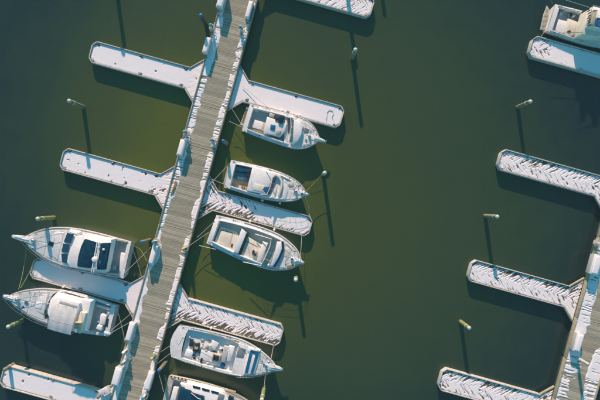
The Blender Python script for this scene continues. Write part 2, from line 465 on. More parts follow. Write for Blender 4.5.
full = dict(kind='full', gmel=.62, gm=.4)
chevL = dict(kind='chev', cov=.46, bare=.85, bs=1, b0=.05, per=.40)
chevR = dict(kind='chev', cov=.52, bare=.5, bs=-1, b0=.2, per=.32)
F1 = finger((99, 42.4), (95, 63.2), (91, 50), -1, LU0, 'snow covered finger dock at the upper left, the topmost on the left side', full, 101)
F2 = finger((68, 148.5), (65.5, 170.3), (61, 161), -1, LU0, 'snow covered finger dock with no boats beside it above the blue canvas boat', dict(kind='full', gmel=.8, gm=1.3), 102)
F3 = finger((128, 283), (31.6, 277.5), (30.5, 272), -1, LU0, 'snowy finger dock in blue shade between the two boats on the left', dict(kind='full', gmel=.0, spot=2), 103)
F4 = finger((10, 366), (2, 386), (1, 379), -1, LU0, 'snow covered finger dock in the lower left corner', dict(kind='full', gmel=.0), 104)
F5 = finger((371.6, -2.8), (366, 17), (372.5, 9), 1, LU1, 'finger dock cut off by the top edge of the picture with melting snow', dict(kind='chev', cov=.50, bare=.4, bs=-1, b0=.1, per=.30), 105)
F6 = finger((341.7, 106.5), (333, 126.7), (343.5, 114), 1, LU1, 'smooth snow covered finger dock above the topmost right hand boat', dict(kind='full', gmel=.0, spot=.9), 106)
F7 = finger((310, 216.6), (301.7, 235), (312.5, 222), 1, LU1, 'finger dock between two right hand boats with melted brown patches and a blue shadow', dict(chevL, solid=(0.2, 5.8), cov=.40, b0=.25), 107)
F8 = finger((279, 324), (273, 344.8), (283, 332), 1, LU1, 'finger dock with chevron striped snow and brown bare boards along its lower side', dict(chevL, cov=.50, b0=.2, bare=.85), 108)
R1 = finger((538, 37), (532.4, 57.3), (529, 50), -1, RU0, 'finger dock at the upper right beside the moored boat, in blue shade', dict(kind='chev', cov=.42, per=.3, solid=(1.9, 12)), 109)
R2 = finger((506.5, 150), (502, 170.2), (498, 162), -1, RU0, 'striped snowy finger dock on the right, the middle one of three empty berths', chevR, 110)
R3 = finger((476, 260.4), (472, 281.4), (468, 274), -1, RU0, 'striped snowy finger dock joining the right hand walkway beside a white locker', dict(chevR, cov=.50, bare=.6, b0=.1), 111, beige=True)
R4 = finger((447, 369), (441, 390), (438.4, 383), -1, RU0, 'finger dock at the bottom right cut off by the lower picture edge', dict(chevR, cov=.50), 112, beige=True)

# ------------------------------------------------------------------ piles
def pile(bx, by, h, label, m='pilegreen', cap='whitecap', r=.19, group='timber piles standing in the water'):
    p = W(bx, by, 0)
    t = empty('mooring_pile', p, random.uniform(0, 6))
    tag(t, label, 'pile', group)
    b = MB(); prof = []
    ph = random.uniform(0, 6)
    for k in range(9):
        z = -1.5 + (h + 1.5) * k / 8
        prof.append((r * (1.08 - .12 * k / 8) * (1 + .03 * math.sin(k * 2.3 + ph)), z))
    b.lathe((0, 0, 0), prof, 14)
    b.build('post', m, t)
    c = MB(); c.lathe((0, 0, h), [(r * 1.0, -.06), (r * 1.03, -.02), (r * .9, .03), (r * .5, .08), (r * .06, .10)], 14)
    c.build('cap', cap, t)
    if cap != 'cap':
        q = MB(); q.lathe((0, 0, h - .75), [(r * 1.0, -.05), (r * 1.09, -.04), (r * 1.09, .04), (r * 1.0, .05)], 14); q.build('rope_band', 'rope', t)
    return t
pile(83.5, 107, 2.9, 'lone weathered timber pile in open water between the two left finger docks', 'pile')
pile(352.3, 58, 2.6, 'lone pile with long shadow in open water right of the upper centre', 'pile')
pile(323.3, 174.5, 2.7, 'lone pile off the bow of the second right hand boat', 'pile')
pile(517.5, 107, 2.6, 'lone pale pile in open water above the middle finger dock of the right side', 'pile')
pile(485, 215.7, 2.9, 'lone pale pile in open water halfway down the right side', 'pile')
pile(460.5, 321.5, 2.4, 'lone yellowish pile between the two lowest right hand finger docks')
pile(22.5, 320.6, 2.3, 'green mossy pile beside the hull of the boat with a grey bimini')
pile(296, 276, 2.3, 'short mossy pile just below the bow of the cream cruiser')
pile(264.5, 386, 3.2, 'green mossy pile at the bow of the white boat in the lower middle')
pile(54, 217.5, 2.9, 'green mossy pile just above the blue canvas boat')
pile(13.5, 364.5, 1.4, 'stubby tan pile at the outer tip of the lower left finger dock', 'pile', 'pile')
pile(117.5, -4, 2.9, 'pile at the top picture edge left of the walkway', 'pile')
pile(346, -8, 2.9, 'pile beyond the finger dock at the top picture edge', 'pile')
pile(374.5, -60, 2.9, 'pile beyond the top edge right of the cut off finger dock', 'pile')
pile(506, 59.5, 0.0 + 2.0, 'pile hidden', 'pile') if False else None
G4 = 'blue capped piles holding the walkways'
pile(206.5, 26, 2.7, 'blue capped pile at the left edge of the walkway near the top', 'float', 'cap', .19, G4)  # dark colour of this post stands in for its shaded side
pile(150, 239.8, 2.5, 'blue capped pile at the walkway beside the stern of the blue canvas boat', 'pile', 'cap', .17, G4)
pile(227, 143.8, 2.3, 'blue capped pile right of the walkway between the first two right hand boats', 'pile', 'cap', .17, G4)
pile(166.5, 361.4, 2.5, 'blue capped pile at the walkway between the two lowest boats', 'pile', 'cap', .17, G4)
pile(571.5, 354.8, 2.6, 'white pile at the edge of the lower right walkway below the locker', 'rail', 'whitecap', .16, G4)
pile(104.5, 391, 1.5, 'short tan pile where the lower left finger dock meets the walkway', 'pile', 'pile', .16, G4)

# ------------------------------------------------------------------ dock lockers and pedestals
def locker(cx, cy, w, l, h, label, tilt=0.0, lidm='plastic'):
    p = W(cx, cy, DZ + h); t = empty('dock_locker', (p.x, p.y, DZ), ROT + tilt)
    tag(t, label, 'locker', 'white lockers along the walkways')
    b = MB(); b.prism([Vector((x * w * .45, y * l * .47, .03)) for x, y in ((-1, -1), (1, -1), (1, 1), (-1, 1))],
                      [Vector((x * w * .48, y * l * .49, h - .08)) for x, y in ((-1, -1), (1, -1), (1, 1), (-1, 1))]); b.build('body', 'boxside', t, bevel=.03)
    b = MB(); b.prism([Vector((x * w * .5, y * l * .5, h - .10)) for x, y in ((-1, -1), (1, -1), (1, 1), (-1, 1))],
                      [Vector((x * w * .44, y * l * .48, h + .03)) for x, y in ((-1, -1), (1, -1), (1, 1), (-1, 1))]); b.build('lid', lidm, t, bevel=.035)
    b = MB(); b.prism([Vector((x * w * .37, y * l * .44, h + .028)) for x, y in ((-1, -1), (1, -1), (1, 1), (-1, 1))],
                      [Vector((x * w * .30, y * l * .41, h + .075)) for x, y in ((-1, -1), (1, -1), (1, 1), (-1, 1))]); b.build('snow_cap', 'snow', t, bevel=.03)
    for y in (-.3, .3):
        b = MB(); b.box((w * .49, y * l, h - .12), (.03, .12, .08)); b.build('latch', 'steel', t)
    for y in (-1, 1):
        b = MB(); b.box((0, y * l * .36, .018), (w * .8, .1, .03)); b.build('skid', 'beam', t)
    return t
locker(221.5, -2, .70, 1.9, .95, 'white locker cut off by the top picture edge on the left of the walkway')
locker(249, 9.5, .48, 1.75, .55, 'white locker at the right edge of the walkway near the top')
locker(206.5, 45, .55, 1.6, .80, 'white locker with deep blue shadow above the upper left finger dock')
locker(181.2, 147.5, .60, 1.65, .75, 'white locker on the left of the walkway above the second left finger dock')
locker(152.8, 255, .55, 1.9, .75, 'white locker on the walkway beside the stern of the blue canvas boat')
locker(130, 332, .62, 1.9, .65, 'white locker on the walkway beside the stern of the grey bimini boat')
locker(116.8, 377, .80, 1.8, .85, 'largest white locker, at the lower left of the walkway')
locker(149, 381, .62, 1.9, .60, 'white locker on the right of the walkway near the bottom picture edge')
locker(596.5, 265, .85, 2.0, .80, 'white locker cut off by the right picture edge on the lower right walkway')
locker(578.8, 343, .72, 1.8, .75, 'white locker beside the white pile on the lower right walkway')

def pedestal(cx, cy, label, m='plastic', capm='teal', h=1.0, rz=0):
    p = W(cx, cy, DZ + .5); t = empty('power_pedestal', (p.x, p.y, DZ), ROT + rz)
    tag(t, label, 'pedestal', 'power pedestals along the walkways')
    b = MB(); b.box((0, 0, .02), (.34, .34, .04)); b.build('base', 'boxside', t, bevel=.01)
    b = MB(); b.prism([Vector((x * .12, y * .12, .04)) for x, y in ((-1, -1), (1, -1), (1, 1), (-1, 1))], [Vector((x * .10, y * .10, h)) for x, y in ((-1, -1), (1, -1), (1, 1), (-1, 1))]); b.build('column', m, t, bevel=.02)
    b = MB(); b.lathe((0, 0, h), [(.17, 0), (.17, .06), (.10, .16), (.02, .19)], 12); b.build('lamp_cap', capm, t)
    b = MB(); b.box((.13, 0, h * .62), (.06, .16, .2)); b.build('socket', 'black', t)
    b = MB(); pts = []
    for k in range(46):
        a = k * .55; r_ = .26 + .012 * math.sin(k * 1.7); pts.append((r_ * math.cos(a) + .05, r_ * math.sin(a) * 1.2, .10 + .012 * k + .02 * math.sin(k)))
    b.tube(pts, .018, 5); b.build('hose_coil', 'rope' if m != 'teal' else 'yellow', t)
    return t
pedestal(211.5, 27, 'power pedestal with teal cap at the left walkway edge near the top locker')
pedestal(241, 29, 'power pedestal with teal cap at the right walkway edge near the top')
pedestal(185.5, 132.5, 'power pedestal with teal cap just above the locker on the left of the walkway')
pedestal(212.5, 140.5, 'power pedestal with teal cap beside the blue capped pile right of the walkway')
pedestal(155, 241.5, 'power pedestal with teal cap beside the stern of the blue canvas boat')
pedestal(184.5, 248.5, 'power pedestal with yellow cap opposite the stern of the cream cruiser', 'dirty', 'yellow')
pedestal(125.5, 351, 'power pedestal with hose coil between the two lower left lockers', 'plastic', 'plastic')
pedestal(153.5, 357, 'power pedestal with yellow cap near the stern of the lower middle white boat', 'teal', 'yellow')
pedestal(124, 362, 'white power pedestal just above the largest locker', 'plastic', 'teal')
pedestal(144.5, 396, 'white power pedestal below the lowest right hand locker', 'plastic', 'teal')
pedestal(598, 243, 'power pedestal above the locker at the right picture edge', 'plastic', 'plastic')

b = MB()
p = W(173.4, 188, DZ + .1)
t = empty('timber_offcut', (p.x, p.y, DZ), ROT + R(-2)); tag(t, 'bare orange brown timber boards lying on the left edge of the walkway', 'timber')
for k, (x, y, l_) in enumerate(((0, 0, 1.5), (.13, .1, 1.1), (.05, -.15, .8))):
    b = MB(); b.box((x, y, .07 + .045 * (k == 2)), (.11, l_, .045), R(3 * k - 2)); b.build('board', 'orangewood', t, bevel=.006)

# white steps / fender board on lower left
def step_box(cx, cy, label, rz, w=.6, l=1.1):
    p = W(cx, cy, DZ + .4); t = empty('boarding_steps', (p.x, p.y, DZ), ROT + rz); tag(t, label, 'steps')
    for k in range(3):
        b = MB(); b.box((-l / 3 + k * l / 3, 0, .12 + k * .1), (l / 3 - .004, w, .22 + k * .2)); b.build('step', 'plastic', t, bevel=.02)
step_box(103.5, 392, 'white boarding steps where the lower left finger dock meets the walkway', R(45))

# ------------------------------------------------------------------ boats
class Boat:
    def __init__(s, name, label, stern, bow, half_px, zs, zb, prof, group=None, cat='boat'):
        a = W(*stern, zs); b = W(*bow, zb); d = b - a
        s.ang = math.atan2(d.y, d.x); s.L = math.hypot(d.x, d.y)
        s.root = empty(name, (a.x, a.y, 0), s.ang)
        tag(s.root, label, cat, group)
        s.mi = (Matrix.Translation((a.x, a.y, 0)) @ Matrix.Rotation(s.ang, 4, 'Z')).inverted()
        s.B = half_px * PX * (CAM_H - zs) / CAM_H
        s.zs, s.zb = zs, zb
        s.pt = [p[0] for p in prof]; s.pb = [p[1] for p in prof]
    def b(s, t):
        ts, bs = s.pt, s.pb; i = max(0, min(len(ts) - 2, sum(1 for q in ts if q <= t) - 1))
        p0 = bs[max(i - 1, 0)]; p1 = bs[i]; p2 = bs[i + 1]; p3 = bs[min(i + 2, len(bs) - 1)]
        u = (t - ts[i]) / (ts[i + 1] - ts[i])
        m1 = (p2 - p0) / (ts[i + 1] - ts[max(i - 1, 0)]) * (ts[i + 1] - ts[i]) if i > 0 else (p2 - p1)
        m2 = (p3 - p1) / (ts[min(i + 2, len(ts) - 1)] - ts[i]) * (ts[i + 1] - ts[i]) if i < len(ts) - 2 else (p2 - p1) * 1.5
        return s.B * ((2 * u**3 - 3 * u**2 + 1) * p1 + (u**3 - 2 * u**2 + u) * m1 + (-2 * u**3 + 3 * u**2) * p2 + (u**3 - u**2) * m2)
    def z(s, t): return s.zs + (s.zb - s.zs) * max(0, t) ** 1.8
    def l(s, px, py, z): return s.mi @ W(px, py, z)
    def hull(s, tc0, tc1, wside, sole, hullm='gel', deckm='gel', solem='greyvinyl', wallm='gel', round_stern=0.0, bottom='black', rubm='black'):
        ts = sorted(set([i / 44 for i in range(45)] + [tc0, tc1] + [.955, .97, .985, .993]))
        n = len(ts)
        def sx(t, y):                                 # bulge of a rounded stern
            if t > .2 or not round_stern: return 0
            return -round_stern * (1 - (y) ** 2) * (1 - t / .2)
        rows = [(1, 1.0, 0), (.985, .82, 0), (.93, .45, .0), (.88, .12, 0), (.80, -.05, 0), (.05, -.45, 0)]
        vs = []; fs = []
        full = [(k, 1) for k in rows] + [(k, -1) for k in rows[::-1]]
        for t in ts:
            bb = max(s.b(t), .02); zz = s.z(t)
            for (fb, fz, _), sg in full:
                flare = fb if fb > .9 else fb - (1 - fb) * .0
                narrow = 1 - (1 - fz if fz > 0 else 1) * (t ** 3) * .55
                x = s.L * t - (1 - max(fz, -.2)) * .55 * t ** 5 + sx(t, fb * sg) 
                zv = zz * fz if fz > 0 else fz
                vs.append((x, sg * bb * fb * narrow, zv))
        m = len(full)
        for i in range(n - 1):
            for j in range(m - 1):
                fs.append((i * m + j, i * m + j + 1, (i + 1) * m + j + 1, (i + 1) * m + j))
        fs.append(tuple(range(m - 1, -1, -1)))
        fs.append(tuple((n - 1) * m + j for j in range(m)))
        h = MB().add(vs, fs); h.build('hull', hullm, s.root, smooth=40)
        # deck
        vs = []; fs = []; inn = []
        for t in ts:
            bb = max(s.b(t), .02); zz = s.z(t)
            iw = min(max((bb - wside) / bb, .25), .95); inn.append(iw)
            for f, dz in ((-1, 0), (-iw, .03), (-iw * .5, .055), (0, .065), (iw * .5, .055), (iw, .03), (1, 0)):
                vs.append((s.L * t + sx(t, f), f * bb * .995, zz + .004 + dz * min(1, bb / s.B * 1.3)))
        for i in range(n - 1):
            incock = ts[i] >= tc0 - 1e-6 and ts[i + 1] <= tc1 + 1e-6
            for j in range(6):
                if incock and 1 <= j <= 4: continue
                fs.append((i * 7 + j, (i + 1) * 7 + j, (i + 1) * 7 + j + 1, i * 7 + j + 1))
        MB().add(vs, fs).build('deck', deckm, s.root, smooth=30)
        # cockpit liner and sole
        ids = [i for i in range(n) if tc0 - 1e-6 <= ts[i] <= tc1 + 1e-6]
        wv = []; wf = []; sv = []
        for sg in (-1, 1):
            for i in ids:
                bb = s.b(ts[i]); p = (s.L * ts[i] + sx(ts[i], inn[i]), sg * inn[i] * bb * .995)
                tp = s.z(ts[i]) + .034 * min(1, bb / s.B * 1.3)
                wv += [(p[0], p[1], tp), (p[0], p[1] * .985, sole)]
        k = len(ids)
        for o in (0, k * 2):
            for i in range(k - 1): wf.append((o + i * 2, o + i * 2 + 1, o + i * 2 + 3, o + i * 2 + 2))
        top0 = s.z(ts[ids[0]]) + .06; 
        for e in (0, k - 1):
            a = e * 2; c = k * 2 + e * 2
            wf.append((a, a + 1, c + 1, c))
        MB().add(wv, wf).build('cockpit_liner', wallm, s.root, smooth=30)
        so = MB(); lo = [wv[i * 2 + 1] for i in range(k)] + [wv[k * 2 + i * 2 + 1] for i in range(k - 1, -1, -1)]
        so.prism([(p[0], p[1], sole - .04) for p in lo], [(p[0], p[1], sole + .002) for p in lo]); so.build('cockpit_sole', solem, s.root, smooth=0)
        # rub rail
        pts = [(s.L * t + sx(t, 1), -max(s.b(t), .02) - .012, s.z(t) - .03) for t in ts]
        pts += [(p[0], -p[1], p[2]) for p in pts[::-1]]
        MB().tube(pts, .026, 6, closed=True).build('rub_rail', rubm, s.root)
        s.tc0, s.tc1, s.sole, s.wside = tc0, tc1, sole, wside
        # cleats
        for t in (.04, .5, .9):
            for sg in (-1, 1):
                if t == .9: y = s.b(t) * .72
                else: y = s.b(t) - .11
                c = Vector((s.L * t, sg * y, s.z(t) + .04))
                MB().box(c, (.12, .05, .05)).tube([c + Vector((-.13, 0, .05)), c + Vector((0, 0, .04)), c + Vector((.13, 0, .05))], .018).build('cleat', 'steel', s.root)
    def coaming(s, t0, t1, off, h, th=.09, m='gelw', aft=True):
        k = 22; vs = []; fs = []
        ts = [t0 + (t1 - t0) * i / k for i in range(k + 1)]
        ring = [(t, -1) for t in ts[::-1]] + [(t, 1) for t in ts] if aft else None
        for sg in ((0,) if aft else (-1, 1)):
            seq = ring if aft else [(t, sg) for t in ts]
            o = len(vs); n = len(seq)
            for t, q in seq:
                b = s.b(t); hh = h * min(1, (t1 - t) / (t1 - t0) * 6 + .25); zz = s.z(t)
                for y, z in ((b - off, zz - .02), (b - off - .04, zz + hh), (b - off - .04 - th, zz + hh), (b - off - .05 - th, zz - .02)):
                    vs.append((s.L * t, q * y, z))
            for i in range(n - 1):
                for j in range(4): fs.append((o + i * 4 + j, o + i * 4 + (j + 1) % 4, o + i * 4 + 4 + (j + 1) % 4, o + i * 4 + 4 + j))
            fs.append((o, o + 1, o + 2, o + 3)); e = o + (n - 1) * 4; fs.append((e + 3, e + 2, e + 1, e))
        MB().add(vs, fs).build('coaming', m, s.root, bevel=.015)
    def toe_rail(s, t0, t1, inset, m, r=.025):
        for sg in (-1, 1):
            MB().tube([(s.L * t, sg * (s.b(t) - inset), s.z(t) + .035) for t in [t0 + (t1 - t0) * i / 30 for i in range(31)]], r, 5).build('toe_rail', m, s.root)
    def prism(s, name, pts, z0, z1, m, bevel=.03, flare=1.0, kind=None, parent=None):
        top = [s.l(x, y, z1) for x, y in pts]; c = sum(top, Vector()) / len(top)
        bot = [Vector((c.x + (p.x - c.x) * flare, c.y + (p.y - c.y) * flare, z0)) for p in top]
        return MB().prism(bot, top).build(name, m, parent or s.root, bevel=bevel)
    def panel(s, name, pts, m, th=.025, parent=None):
        return MB().panel([s.l(*p) for p in pts], th).build(name, m, parent or s.root, smooth=0)
    def tube(s, name, pts, r, m, n=6):
        return MB().tube([s.l(*p) for p in pts], r, n).build(name, m, s.root)
    def box(s, name, px, py, z0, z1, lx, ly, m, rz=0, bevel=.02):
        p = s.l(px, py, z1)
        return MB().box(Vector((p.x, p.y, (z0 + z1) / 2)), (lx, ly, z1 - z0), rz).build(name, m, s.root, bevel=bevel)
    def disc(s, name, px, py, z0, z1, r, m, top=.6):
        p = s.l(px, py, z1)
        return MB().lathe((p.x, p.y, 0), [(r * .92, z0), (r, z0 + (z1 - z0) * .35), (r * .96, z1 - (z1 - z0) * .2), (r * top, z1)], 18).build(name, m, s.root)
    def rail(s, t0, t1, h=.6, inset=.10, r=.013, name='bow_rail', k=12, ext=0.0, stations=6):
        """rail that runs from t0 round the bow on both sides"""
        def P(t, sg, dz): return Vector((s.L * t, sg * max(s.b(t) - inset, .06), s.z(t) + dz))
        pts = [P(t0 + (t1 - t0) * i / k, -1, h if i else .05) for i in range(k + 1)]
        if ext: pts.append(Vector((s.L * t1 + ext, 0, s.z(t1) + h * 1.02)))
        pts += [P(t0 + (t1 - t0) * i / k, 1, h if i else .05) for i in range(k, -1, -1)]
        MB().tube(pts, r, 6).build(name, 'steel', s.root)
        for sg in (-1, 1):
            for i in range(1, stations + 1):
                t = t0 + (t1 - t0) * i / stations
                MB().tube([P(t, sg, 0), P(t, sg, h)], r * .85, 5).build('stanchion', 'steel', s.root)
        mid = [P(t0 + (t1 - t0) * (i + 1) / k, -1, h * .5) for i in range(k)] + [P(t0 + (t1 - t0) * i / k, 1, h * .5) for i in range(k, 0, -1)]
        MB().tube(mid, r * .6, 5).build('mid_rail', 'steel', s.root)
    def pulpit(s, length, w=.42, m='gelw'):
        x = s.L; z = s.zb + .02
        pl = [(x - .9, -w * .75), (x + length * .55, -w / 2), (x + length * .93, -w * .3), (x + length, 0), (x + length * .93, w * .3), (x + length * .55, w / 2), (x - .9, w * .75)]
        MB().prism([Vector((a, b_, z - .03)) for a, b_ in pl], [Vector((a, b_, z + .07)) for a, b_ in pl]).build('pulpit', m, s.root, bevel=.02)
        an = MB(); an.tube([(x - .5, 0, z + .12), (x + length * .7, 0, z + .11), (x + length + .1, 0, z - .05)], .03, 6)
        an.box((x + length + .08, 0, z - .08), (.12, .36, .05)).box((x + length - .06, .10, z - .10), (.3, .05, .04), .3).box((x + length - .06, -.10, z - .10), (.3, .05, .04), -.3)
        an.build('anchor', 'steel', s.root, bevel=.008)
        wl = MB(); wl.lathe((x - .95, 0, z + .0), [(.14, .0), (.14, .16), (.09, .2), (.11, .27)], 12); wl.build('windlass', 'steel', s.root)
    def fender(s, t, sg):
        y = sg * (s.b(t) + .14); z = s.z(t)
        MB().lathe((s.L * t, y, z * .45 - .25), [(.04, 0), (.12, .07), (.13, .3), (.12, .53), (.04, .6)], 12).build('fender', 'plastic', s.root)
        MB().tube([(s.L * t, y, z * .45 + .33), (s.L * t, sg * (s.b(t) - .05), z + .06)], .012, 5).build('fender_line', 'rope', s.root)

def deck_detail(bt, t0, seed, m='dirty'):
    for sg in (-1, 1):                                # raised non-skid panels either side of the foredeck
        for a0, a1 in ((t0, t0 + (.96 - t0) * .45), (t0 + (.96 - t0) * .49, .95)):
            ts_ = [a0 + (a1 - a0) * q / 6 for q in range(7)]
            top = [Vector((bt.L * t, sg * bt.b(t) * .78, bt.z(t) + .066)) for t in ts_] + [Vector((bt.L * t, sg * .07, bt.z(t) + .086)) for t in ts_[::-1]]
            MB().prism([p - Vector((0, 0, .03)) for p in top], top).build('nonskid_panel', 'nonskid', bt.root, smooth=0)
    for k in range(4):                                # side deck panels and scuppers
        t = bt.tc1 + (t0 - bt.tc1) * .1 if False else .08 + k * .14
        for sg in (-1, 1):
            y = sg * (bt.b(t) - .11); MB().box(Vector((bt.L * t, y, bt.z(t) + .012)), (.7, .10, .03)).build('side_panel', 'nonskid', bt.root)
    rr = random.Random(seed)
    for k in range(3):
        t = t0 + (.95 - t0) * (k + .6) / 3.4; b_ = bt.b(t) * .80
        pts = [(bt.L * t + .05 * math.cos(q * 1.57), q * b_, bt.z(t) + .068 - .05 * abs(q)) for q in (-1, -.6, -.2, .2, .6, 1)]
        MB().tube(pts, .012, 4).build('deck_seam', m, bt.root)
    for k in range(12):
        t = rr.uniform(.05, .9); sg = rr.choice((-1, 1)); y = sg * (bt.b(t) - rr.uniform(.07, .2))
        MB().lathe((bt.L * t, y, bt.z(t) + .03), [(.05, 0), (.05, .025), (.03, .04)], 8).build('deck_fitting', rr.choice(('steel', 'black', 'dirty')), bt.root)
    for k in range(5):
        t = rr.uniform(t0, .9); y = rr.uniform(-.5, .5) * bt.b(t); ln = rr.uniform(.3, .9); a = rr.uniform(0, 3)
        pts = [(bt.L * t + ln * (q / 6 - .5) * math.cos(a) + .08 * math.sin(q * 1.3), y + ln * (q / 6 - .5) * math.sin(a) + .08 * math.cos(q), bt.z(t) + .09) for q in range(7)]
        MB().tube(pts, .014, 4).build('loose_line', rr.choice(('rope', 'boxside', 'black')), bt.root)
GB = 'motor boats moored at the docks'

# ---- A: topmost boat on the right of the walkway
A = Boat('motor_boat', 'white motor boat with open cockpit, moored below the smooth snowy finger dock', (245.8, 117.3), (319, 139.6), 16.4, .95, 1.25,
         [(0, .86), (.2, .94), (.5, 1), (.73, .99), (.86, .78), (.94, .48), (1, .12)], GB)
A.hull(.065, .60, .40, .42, solem='palesole'); A.coaming(.06, .64, .27, .26); A.toe_rail(.6, .98, .10, 'dirty', .02)
A.pulpit(.62, .34)
A.prism('swim_platform', [(246.6, 106.3), (248.6, 107.2), (243.4, 125.6), (240.2, 124.6)], .28, .36, 'gel', .02)
for k in range(3): A.panel('teak_slat', [(246.0 - k * .0 - 4.2 * q / 6 - (0), 108 + 14.5 * q / 6, .39) for q in ()] or [(245.4 + k * .8, 109.5, .385), (246.0 + k * .8, 109.7, .385), (242.1 + k * .8, 123.2, .385), (241.5 + k * .8, 123, .385)], 'teak', .02)
A.prism('engine_box', [(254.3, 119), (263.8, 122), (261.2, 129.6), (251.8, 127)], .42, .80, 'gelw', .05, 1.04)
A.prism('seat_cushion', [(263.9, 121), (268, 122.3), (265.2, 131.8), (260.2, 130)], .42, .78, 'tan', .05)
A.prism('side_bench', [(248.5, 129), (262, 133), (262.6, 131.4), (249.3, 127.4)], .42, .62, 'tan', .03)
A.prism('helm_console', [(267, 116.5), (287, 123.2), (284.6, 131.6), (279.5, 136.8), (263.4, 132.6)], .42, 1.42, 'gelw', .07, 1.02)
A.prism('helm_seat_or_shadow_pad', [(270.8, 124.2), (275.6, 125.4), (274.4, 130.4), (270, 129.2)], 1.42, 1.50, 'blue', .04)  # shadow in the console top painted in as a blue pad
A.prism('helm_seat_or_shadow_pad', [(276.6, 129.4), (281.4, 130.6), (278.8, 134.6), (275.6, 133.6)], 1.42, 1.52, 'dirty', .05)
A.prism('dash', [(279.6, 115.4), (284.4, 116.8), (282.4, 123.6), (278.0, 122.2)], 1.1, 1.6, 'glass', .04)
A.prism('instrument_pod', [(270.0, 112.4), (275, 114), (273.8, 117.4), (268.8, 115.8)], .42, 1.25, 'dirty', .05)
A.disc('steering_wheel', 276.8, 118.2, 1.48, 1.52, .21, 'black', .9)
A.prism('bulkhead', [(284.8, 113.4), (287.2, 114), (288, 143), (284.0, 142.4)], .42, 1.14, 'gel', .03)
A.prism('cabin_trunk', [(292.4, 119), (300.6, 121.4), (302.6, 127), (301.4, 134), (298, 140.4), (293, 143.6), (290.6, 141), (291.6, 131)], 1.05, 1.62, 'gelw', .06, 1.10)
for q in range(3):
    a0, a1 = q / 3 + .02, (q + 1) / 3 - .02
    f = lambda u, x0, y0, x1, y1: (x0 + (x1 - x0) * u, y0 + (y1 - y0) * u)
    t0 = f(a0, 290.6, 118.2, 289.2, 143.2); t1 = f(a1, 290.6, 118.2, 289.2, 143.2)
    b0 = f(a0, 294.2, 119.2, 293.0, 142.6); b1 = f(a1, 294.2, 119.2, 293.0, 142.6)
    A.panel('windshield_pane', [(*t0, 1.95), (*t1, 1.95), (*b1, 1.60), (*b0, 1.60)], 'greyglass')
A.tube('windshield_frame', [(285, 116.5, 1.35), (290.4, 117.6, 1.97), (291.2, 124, 1.99), (290.8, 132, 1.99), (289, 143.6, 1.97), (283.5, 142, 1.35)], .03, 'gelw')
A.prism('deck_hatch', [(304.6, 127.6), (309.2, 129), (308.0, 133), (303.6, 131.6)], 1.2, 1.30, 'greyglass', .02)
A.disc('vent', 306.2, 139.6, 1.2, 1.36, .10, 'steel'); A.disc('vent', 304.4, 144.6, 1.16, 1.32, .12, 'dirty'); A.disc('vent', 307.3, 144.2, 1.16, 1.3, .10, 'dirty')
A.rail(.62, .985, .55, .09, ext=.35)
A.tube('antenna', [(286, 115, 1.2), (287.5, 112, 3.0)], .014, 'plastic')
A.fender(.42, 1); A.fender(.66, 1)
A.prism('fishing_cooler', [(254, 108.4), (258.5, 109.8), (257.8, 112), (253.3, 110.6)], .42, .8, 'plastic', .03)

# ---- B
B_ = Boat('motor_boat', 'white cabin boat with a blue tarpaulin in its cockpit, second on the right', (227.5, 173.6), (305.6, 194), 15.5, .95, 1.25,
          [(0, .92), (.3, 1), (.55, 1), (.74, .87), (.87, .66), (.95, .40), (1, .08)], GB)
B_.hull(.075, .345, .34, .42, solem='tan'); B_.coaming(.07, .80, .22, .24); B_.toe_rail(.5, .98, .10, 'dirty', .02)
B_.pulpit(.25, .3)
B_.prism('swim_platform', [(228.4, 163), (230.4, 163.6), (225.4, 184), (223.2, 183.4)], .30, .36, 'dirty', .02)
B_.prism('blue_tarpaulin', [(235.0, 165.5), (243, 168), (252, 168.8), (250.4, 172), (242, 171.6), (233.6, 170.6)], .6, .95, 'paleblue', .08)
B_.prism('bench_cover', [(233.2, 171.2), (249.2, 173.4), (247, 181.4), (238, 180), (231.8, 176.6)], .42, .74, 'paleblue', .06, 1.05)
for k in range(5): B_.prism('rod_holder', [(247.2 + k * .0 + .3, 170.5 + k * 2.3), (249.6, 171.1 + k * 2.3), (249.2, 172.1 + k * 2.3), (247.0, 171.5 + k * 2.3)], .7, 1.15, 'black', .01)
B_.prism('engine_hatch', [(239, 185), (246.8, 187), (246, 190.4), (238, 188.4)], .42, .60, 'tan', .03)
B_.box('tackle_box', 243, 187.4, .6, .75, .35, .22, 'teak')
B_.prism('cabin_roof', [(252.4, 166.6), (270.4, 171.4), (275.6, 174.4), (273.6, 178.4), (268.8, 187), (267, 194.6), (246.6, 190.6)], .9, 1.5, 'gelw', .08, 1.03)
B_.prism('roof_hatch', [(254.6, 183.4), (264.8, 185.8), (263.6, 192.4), (252.6, 189.8)], 1.49, 1.54, 'cream', .02)
B_.prism('helm_well_cover', [(264.6, 186.6), (269.6, 187.2), (266.8, 193.8), (262.6, 189.6)], 1.5, 1.56, 'blue', .03)
for (x0, y0, x1, y1) in ((273.0, 177.2, 271.6, 182.6), (271.4, 183.2, 269.8, 188), (269.6, 188.6, 267.2, 194)):
    B_.panel('windshield_pane', [(x0, y0, 1.85), (x1, y1, 1.85), (x1 + 3.2, y1 + .9, 1.45), (x0 + 3.2, y0 + .9, 1.45)], 'bluglass')
B_.tube('windshield_frame', [(266, 171, 1.5), (272.8, 176.6, 1.87), (271.4, 183, 1.88), (269.6, 188.4, 1.88), (267, 194.4, 1.86), (260, 194.2, 1.5)], .03, 'gelw')
B_.prism('dash_lip', [(275.4, 173.0), (280.2, 175.8), (282.8, 181), (282.2, 188), (279.6, 196.4), (277.8, 196), (280.2, 188), (280.6, 181.6), (278.4, 177.6), (274.4, 175)], .95, 1.46, 'cream', .04)
